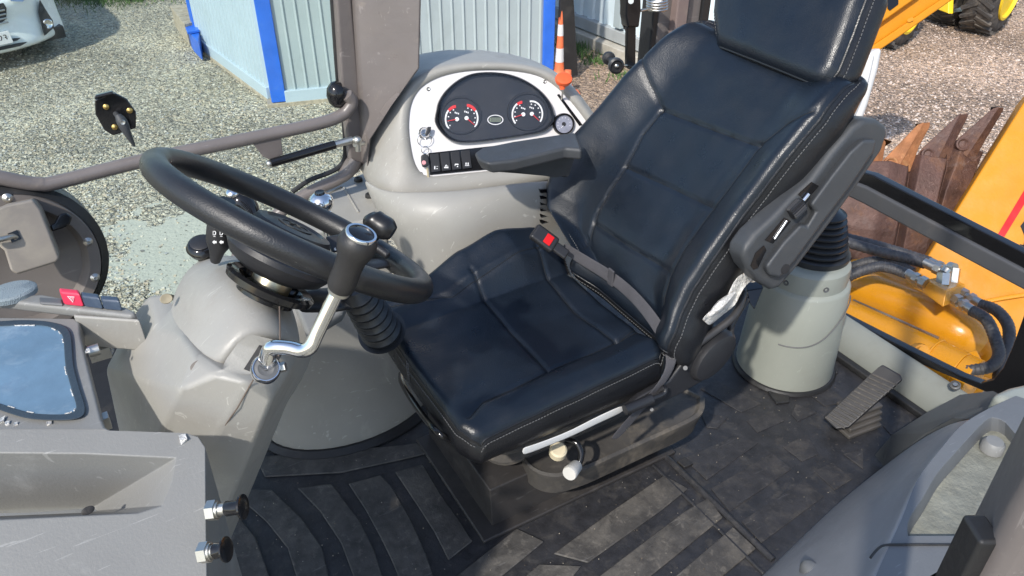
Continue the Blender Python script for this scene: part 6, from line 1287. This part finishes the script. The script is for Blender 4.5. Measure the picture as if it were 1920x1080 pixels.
t = thing('black_lever', 'black lever knob seen through the upper left of the wheel', 'lever', P(450, 380, d=1.6))
bm = N(); tube(bm, [P(478, 420, d=1.6), P(468, 395, d=1.6), P(452, 378, d=1.6), P(438, 366, d=1.6)], [.012, .02, .026, .018], 20, sm=4); obj('knob', bm, M['gloss'], t)
bm = N(); ball(bm, P(436, 363, d=1.58), .014, s=(1, 1, .8)); obj('knob_cap', bm, M['chrome'], t)
# brown post visible between stalk and hub
t = thing('column_post', 'short brown post between the indicator stalk and the wheel', 'post', P(446, 470, d=1.6)); bm = N(); cyl(bm, P(452, 440, d=1.6), P(444, 490, d=1.6), .012); obj('post', bm, M['cabpaint'], t)
# ================================================================ CHROME CRANK LEVER
cr = thing('crank_lever', 'chrome cranked gear lever with tall black grip and ring cap', 'lever', P(500, 690, d=1.02))
bm = N(); pth = [P(500, 682, d=1.01), P(502, 668, d=1.0), P(510, 652, d=.99), P(540, 652, d=.985), P(566, 657, d=.98), P(582, 650, d=.975), P(596, 622, d=.97), P(630, 552, d=.955)]
tube(bm, pth, [.0115, .0105, .0095, .0092, .0092, .0092, .009, .009], 18, sm=5); obj('crank_arm', bm, M['chrome'], cr)
bm = N(); c = P(498, 692, d=1.01); vw = (CP-c).normalized(); axc = (vw+V((.1, 0, .2))).normalized(); lathe(bm, c-axc*.012, axc, [(.018, 0), (.0185, .003), (.0185, .018), (.0165, .022), (.0155, .022), (.0150, .019)], 36); jt = obj('pivot_boss', bm, M['chrome'], cr)
bm = N(); lathe(bm, c+axc*.0065, axc, [(.0148, 0), (.0148, .0015), (.010, .0025), (.008, .001), (.004, .001), (.003, .0035), (.001, .0035)], 30); obj('pivot_cap', bm, M['plastic_d'], jt)
bm = N(); c2 = P(531, 688, d=1.02); cyl(bm, P(522, 690, d=1.02), P(536, 687, d=1.02), .0065, n=6); cyl(bm, P(515, 691, d=1.02), P(524, 690, d=1.02), .005); obj('clamp_bolt', bm, M['steel'], cr)
a = P(636, 545, d=.955); b_ = P(672, 452, d=.915); ax = (b_-a).normalized(); L_ = (b_-a).length
bm = N(); lathe(bm, a, ax, [(.011, -.003), (.0135, -.002), (.0135, .004), (.012, .005)], 28); obj('grip_collar', bm, M['steel'], cr)
bm = N(); lathe(bm, a, ax, [(.0150, .004), (.0168, .008), (.0170, .02), (.0165, L_*.45), (.0175, L_*.66), (.0215, L_*.82), (.0232, L_*.94), (.0222, L_*1.03), (.0195, L_*1.10), (.0175, L_*1.125), (.001, L_*1.125)], 40); gp_ = obj('grip', bm, mat('grip_rubber', (.022, .021, .021), .42, bump=('n', 500, .0003), spec=.5), cr)
bm = N(); lathe(bm, a+ax*L_*1.115, ax, [(.0185, 0), (.0185, .0025), (.0178, .0035), (.0152, .0035), (.0150, .001)], 40); obj('cap_ring', bm, M['chrome'], gp_)
bm = N(); lathe(bm, a+ax*L_*1.115, ax, [(.0152, 0), (.0152, .0018), (.010, .003), (.001, .0034)], 40); obj('cap_lens', bm, M['gloss'], gp_)
# second lever with T shaped knob
t = thing('shift_lever', 'black mushroom knob lever behind the crank grip', 'lever', P(700, 450, d=1.3))
bm = N(); tube(bm, [P(690, 452, d=1.3), P(697, 438, d=1.29), P(706, 424, d=1.28)], [.012, .015, .02], 20, sm=3)
tube(bm, [P(693, 402, d=1.28), P(698, 410, d=1.28), P(710, 420, d=1.28), P(726, 430, d=1.28), P(737, 437, d=1.28)], [.010, .018, .019, .019, .012], 24, sm=5); obj('knob', bm, mat('knob_black', (.014, .014, .015), .28), t)
bm = N(); cyl(bm, P(691, 450, d=1.3), P(675, 520, d=1.5), .008); obj('lever_shaft', bm, M['gloss'], t)
t = thing('column_lever', 'slim black lever with printed end across the inside of the wheel', 'lever', P(650, 450, d=1.25))
bm = N(); hull2(bm, [P(610, 444, d=1.26), P(650, 437, d=1.25), P(652, 470, d=1.24), P(622, 474, d=1.24)], [P(610, 444, d=1.29), P(650, 437, d=1.28), P(652, 470, d=1.27), P(622, 474, d=1.27)]); tube(bm, [P(640, 450, d=1.28), P(700, 462, d=1.27), P(728, 480, d=1.26)], [.012, .008, .006], 12, sm=3); lv = obj('lever_body', bm, M['blackp'], t, bevel=.003)
bm = N(); vw = (CP-P(632, 468, d=1.238)).normalized()
for k in range(3): prism(bm, [P(626+k*6, 466+(k % 2)*1.5, d=1.236), P(629+k*6, 464, d=1.236), P(631+k*6, 469, d=1.236), P(628+k*6, 470, d=1.236)], vw*.0006)
obj('lever_mark', bm, M['ink'], lv, smooth=False)
# ================================================================ FRONT LEFT DASH
da = thing('side_dash', 'grey plastic side dash with open tray and film panel painted with blue sky reflection at the left', 'dash', P(150, 850, z=.6))
ZD = .86
def D_(u, v, h=0): return P(u, v, z=ZD+h)
sA = [(-160, 606), (-60, 597), (0, 594), (140, 596), (149, 604), (150, 625), (158, 660), (172, 715), (190, 785), (197, 800), (212, 808), (-160, 808)]
bm = N(); T_ = [D_(*a) for a in sA]; prism(bm, T_, (0, 0, -.03)); obj('top_deck', bm, M['plastic_b'], da, bevel=.006, seg=3)
NB = V((0, -.42, .907)); OB = D_(200, 808)
pb = PL(OB, NB)
mo = [(-160, 848), (160, 851), (330, 859), (322, 905), (304, 948), (260, 962), (175, 966), (-160, 982)]
ou_ = [(-160, 806), (160, 806), (352, 812), (372, 818), (385, 838), (386, 960), (388, 1090), (-160, 1110)]
bm = N(); A = [bm.verts.new(pb.px(*a)) for a in ou_]; B = [bm.verts.new(pb.px(*a)) for a in mo]
Cc = [bm.verts.new(pb.px(*a)+(pb.px(*a)-CP).normalized()*d_) for a, d_ in (((-160, 966), .14), ((60, 961), .14), ((172, 953), .13), ((178, 955), .125), ((184, 957), .12), ((178, 959), .12), ((168, 961), .12), ((-160, 974), .13))]
mp_ = [(0, 0), (1, 1), (2, 2), (3, 3), (4, 4), (5, 5), (6, 6), (7, 7)]
for k in range(7):
    bm.faces.new([A[k], A[k+1], B[k+1], B[k]])
    bm.faces.new([B[k], B[k+1], Cc[k+1], Cc[k]])
SD = [bm.verts.new(pb.px(*a)+V((-.005, 0, -.42))) for a in ((352, 812), (372, 818), (385, 838), (386, 960), (388, 1090))]
for k, kk in enumerate((2, 3, 4, 5)): bm.faces.new([A[kk], A[kk+1], SD[k+1], SD[k]])
obj('tray_moulding', bm, M['plastic_b'], da, bevel=.015, seg=4, ang=12)
bm = N(); c = pb.px(165, 960, -.10); lathe(bm, P(165, 957, d=1.0), CP-P(165, 957, d=1.0), [(.005, 0), (.0045, .0005), (.001, .0005)], 16, sx=1.6); obj('drain_hole', bm, M['rubber'], da)
bm = N(); xy = [D_(-160, 612), D_(120, 612), D_(160, 800), pb.px(372, 822), pb.px(380, 1085), pb.px(-160, 1105)]; hull2(bm, [V((p.x-.012, p.y+.004, .60)) for p in xy], [V((p.x-.06, p.y+.004, .44)) for p in xy]); obj('dash_body', bm, M['plastic_b'], da, bevel=.01)
# upper step with switches
ZU = .874
bm = N(); T_ = [P(*a, z=ZU) for a in ((-160, 560), (0, 553), (80, 551), (130, 560), (235, 574), (256, 585), (246, 592), (120, 577), (0, 563), (-160, 568))]; Bq = [P(*a, z=ZD) for a in ((-160, 600), (0, 600), (80, 600), (130, 604), (235, 610), (262, 612), (246, 636), (150, 607), (0, 600), (-160, 606))]
hull2(bm, T_, [V((p.x, p.y, ZD-.004)) for p in T_]); obj('switch_ledge', bm, M['plastic_b'], da, bevel=.006)

bm = N(); lathe(bm, P(22, 548, z=ZU+.004), (0, 0, 1), [(.036, -.006), (.0365, .002), (.033, .005), (.001, .006)], 48, sx=.75); obj('speaker_cap', bm, M['bluegrey'] if 'bluegrey' in M else mat('speaker_cap', (.20, .24, .26), .6, bump=('v', 600, .001)), da)
ds = [((76, 552), (98, 553), (120, 556), (119, 569), (95, 568), (76, 566), .004, 'plastic_d'), ((122, 546), (141, 547), (158, 549), (159, 571), (140, 570), (121, 567), .024, 'pink'), ((161, 549), (178, 550), (194, 553), (195, 576), (177, 574), (160, 571), .021, 'bluesw'), ((197, 554), (214, 556), (229, 559), (231, 579), (214, 578), (196, 576), .019, 'bluesw')]
M['bluesw'] = mat('dusty_black_switch', (.045, .065, .10), .3, dirt=((.12, .16, .2), .5, 25, .5))
for q in ds:
    pts, h, mm = q[:6], q[6], q[7]; bm = N(); base = [P(*a, z=ZU) for a in pts]; b0 = [V((p.x, p.y, ZU)) for p in base]
    bt_ = [P(pts[5][0], pts[5][1]+6, z=ZU), P(pts[3][0], pts[3][1]+6, z=ZU)]
    x0, x1 = bt_[0], bt_[1]; dp = V((-.0, .022, 0)); 
    lo = [x0, x1, x1+dp, x0+dp]; hi = [p+V((0, 0, h)) for p in (x0+dp*.15, x1+dp*.15, x1+dp*.85, x0+dp*.85)]
    hull2(bm, hi, lo); o = obj('rocker_switch', bm, M[mm], da, bevel=.004, seg=4)
    if mm == 'pink':
        c = (hi[0]+hi[1])/2*.5+(x0+x1)/2*.5+V((0, -.0012, .002)); xx = (x1-x0).normalized(); zz_ = V((0, .12, 1)).normalized(); bm = N(); s = .0055
        tube(bm, [c-xx*s+zz_*s*.8, c+xx*s+zz_*s*.8, c-zz_*s], .0006, 5, closed=True); tube(bm, [c-xx*s*.45+zz_*s*.45, c+xx*s*.45+zz_*s*.45, c-zz_*s*.4], .0005, 5, closed=True); obj('hazard_triangle', bm, M['ink'], o)
# gasket and film panel
go = closed_smooth([(-150, 607), (-60, 603), (0, 602), (40, 600), (85, 602), (118, 610), (131, 622), (135, 645), (138, 685), (150, 730), (160, 765), (152, 782), (120, 788), (60, 786), (20, 776), (-20, 762), (-80, 745), (-150, 740)], 3)
gi = closed_smooth([(-140, 618), (-60, 613), (0, 611), (40, 609), (78, 610), (106, 618), (117, 630), (120, 650), (123, 688), (134, 730), (143, 762), (136, 773), (112, 777), (64, 775), (28, 766), (-14, 752), (-74, 735), (-140, 730)], 3)
bm = N(); loftrings(bm, [[D_(*a, h) for a in r] for r, h in ((go, .0), (go, .005), (gi, .005), (gi, .001))], cap=(False, False)); obj('rubber_gasket', bm, mat('blue_black_rubber', (.03, .045, .06), .5, bump=('n', 200, .0008)), da, bevel=.0015)
bm = N(); prism(bm, [D_(*a, .0026) for a in gi], (0, 0, -.002)); obj('film_panel', bm, M['sky_reflection'], da, smooth=False)
bm = N(); rn = random.Random(8); gp2 = gi[:] 
for i in range(0, len(gi)):
    if rn.random() < .35: tube(bm, [D_(*scl([gi[i]], .99, (0, 690))[0], .003), D_(*scl([gi[(i+1) % len(gi)]], .985+rn.random()*.01, (0, 690))[0], .0035)], .0011, 5)
obj('film_edge', bm, M['film'], da)
bm = N()
for u, v, r in ((15, 795, .004), (3, 790, .006), (30, 796, .003), (92, 795, .004), (343, 823, .007), (165, 658, .004)): 
    c = D_(u, v) if v < 806 else pb.px(u, v); stone(bm, c+V((0, 0, .001)), r, rn)
obj('glue_blob', bm, [M['film'], M['film'], M['film']], da)
# gap beside the deck: cup well wall, bracket, wires
bm = N(); prism(bm, [P(*a, z=ZD-.002) for a in ((150, 600), (248, 600), (270, 640), (150, 640))], (0, 0, -.005)); bm.free()
bm = N(); prism(bm, [P(*a, z=.50) for a in ((-100, 640), (300, 640), (440, 760), (330, 1080), (-100, 1080))], (0, 0, -.02)); obj('inner_shelf', bm, M['rubber'], da)
bm = N(); w0 = P(138, 593, z=ZD+.009); w1 = P(262, 602, z=ZD+.009); prism(bm, [w0, w1, w1+V((0, 0, -.06)), w0+V((0, 0, -.06))], V((.0, .008, 0))); obj('well_wall', bm, M['plastic'], da, bevel=.004)
bm = N(); prism(bm, [P(150, 604, z=ZD-.03), P(275, 612, z=ZD-.03), P(300, 900, z=ZD-.03), P(190, 900, z=ZD-.03)], (0, 0, -.005)); 
for q_ in bm.verts: q_.co.z -= .22
obj('well_floor', bm, M['rubber'], da)
bm = N(); c = P(166, 660, z=ZD-.02); cyl(bm, c, c+V((.015, 0, 0)), .009, n=12); c = P(187, 660, z=ZD-.06); box(bm, c, (.03, .02, .02)); box(bm, P(197, 790, z=ZD-.03), (.012, .015, .02)); obj('mount_clip', bm, M['steel'], da)
bm = N(); tube(bm, [P(185, 650, z=.80), P(200, 645, z=.80), P(212, 655, z=.79), P(205, 670, z=.78)], .002, 6, sm=4); tube(bm, [P(190, 655, z=.79), P(208, 640, z=.80), P(222, 648, z=.79)], .002, 6, sm=4); obj('wire', bm, M['film'], da)
# knobs on the dash side
def pullknob(u0, v0, u1, v1, d0, d1, rk, lb):
    t = thing('pull_knob', lb, 'knob', P(u0, v0, d=d0)); a, b_ = P(u0, v0, d=d0), P(u1, v1, d=d1); ax = (b_-a).normalized(); L_ = (b_-a).length
    bm = N(); cyl(bm, a-ax*.004, a+ax*.007, .013, n=6); cyl(bm, a, a+ax*L_*.5, .0075, n=20); cyl(bm, a+ax*.007, a+ax*.010, .010); obj('nut', bm, M['steel'], t)
    bm = N(); lathe(bm, a+ax*L_*.42, ax, [(.008, 0), (.0095, .002), (.009, L_*.3), (.010, L_*.42), (rk, L_*.5), (rk, L_*.56), (rk*.8, L_*.58), (.001, L_*.58)], 28); obj('knob_grip', bm, M['gloss'], t)
pullknob(397, 957, 458, 950, .99, .985, .0155, 'pull knob with hex nut, upper one on the dash side above the mat')
pullknob(383, 1036, 426, 1030, .94, .935, .0150, 'pull knob with chrome collar, lower one on the dash side')
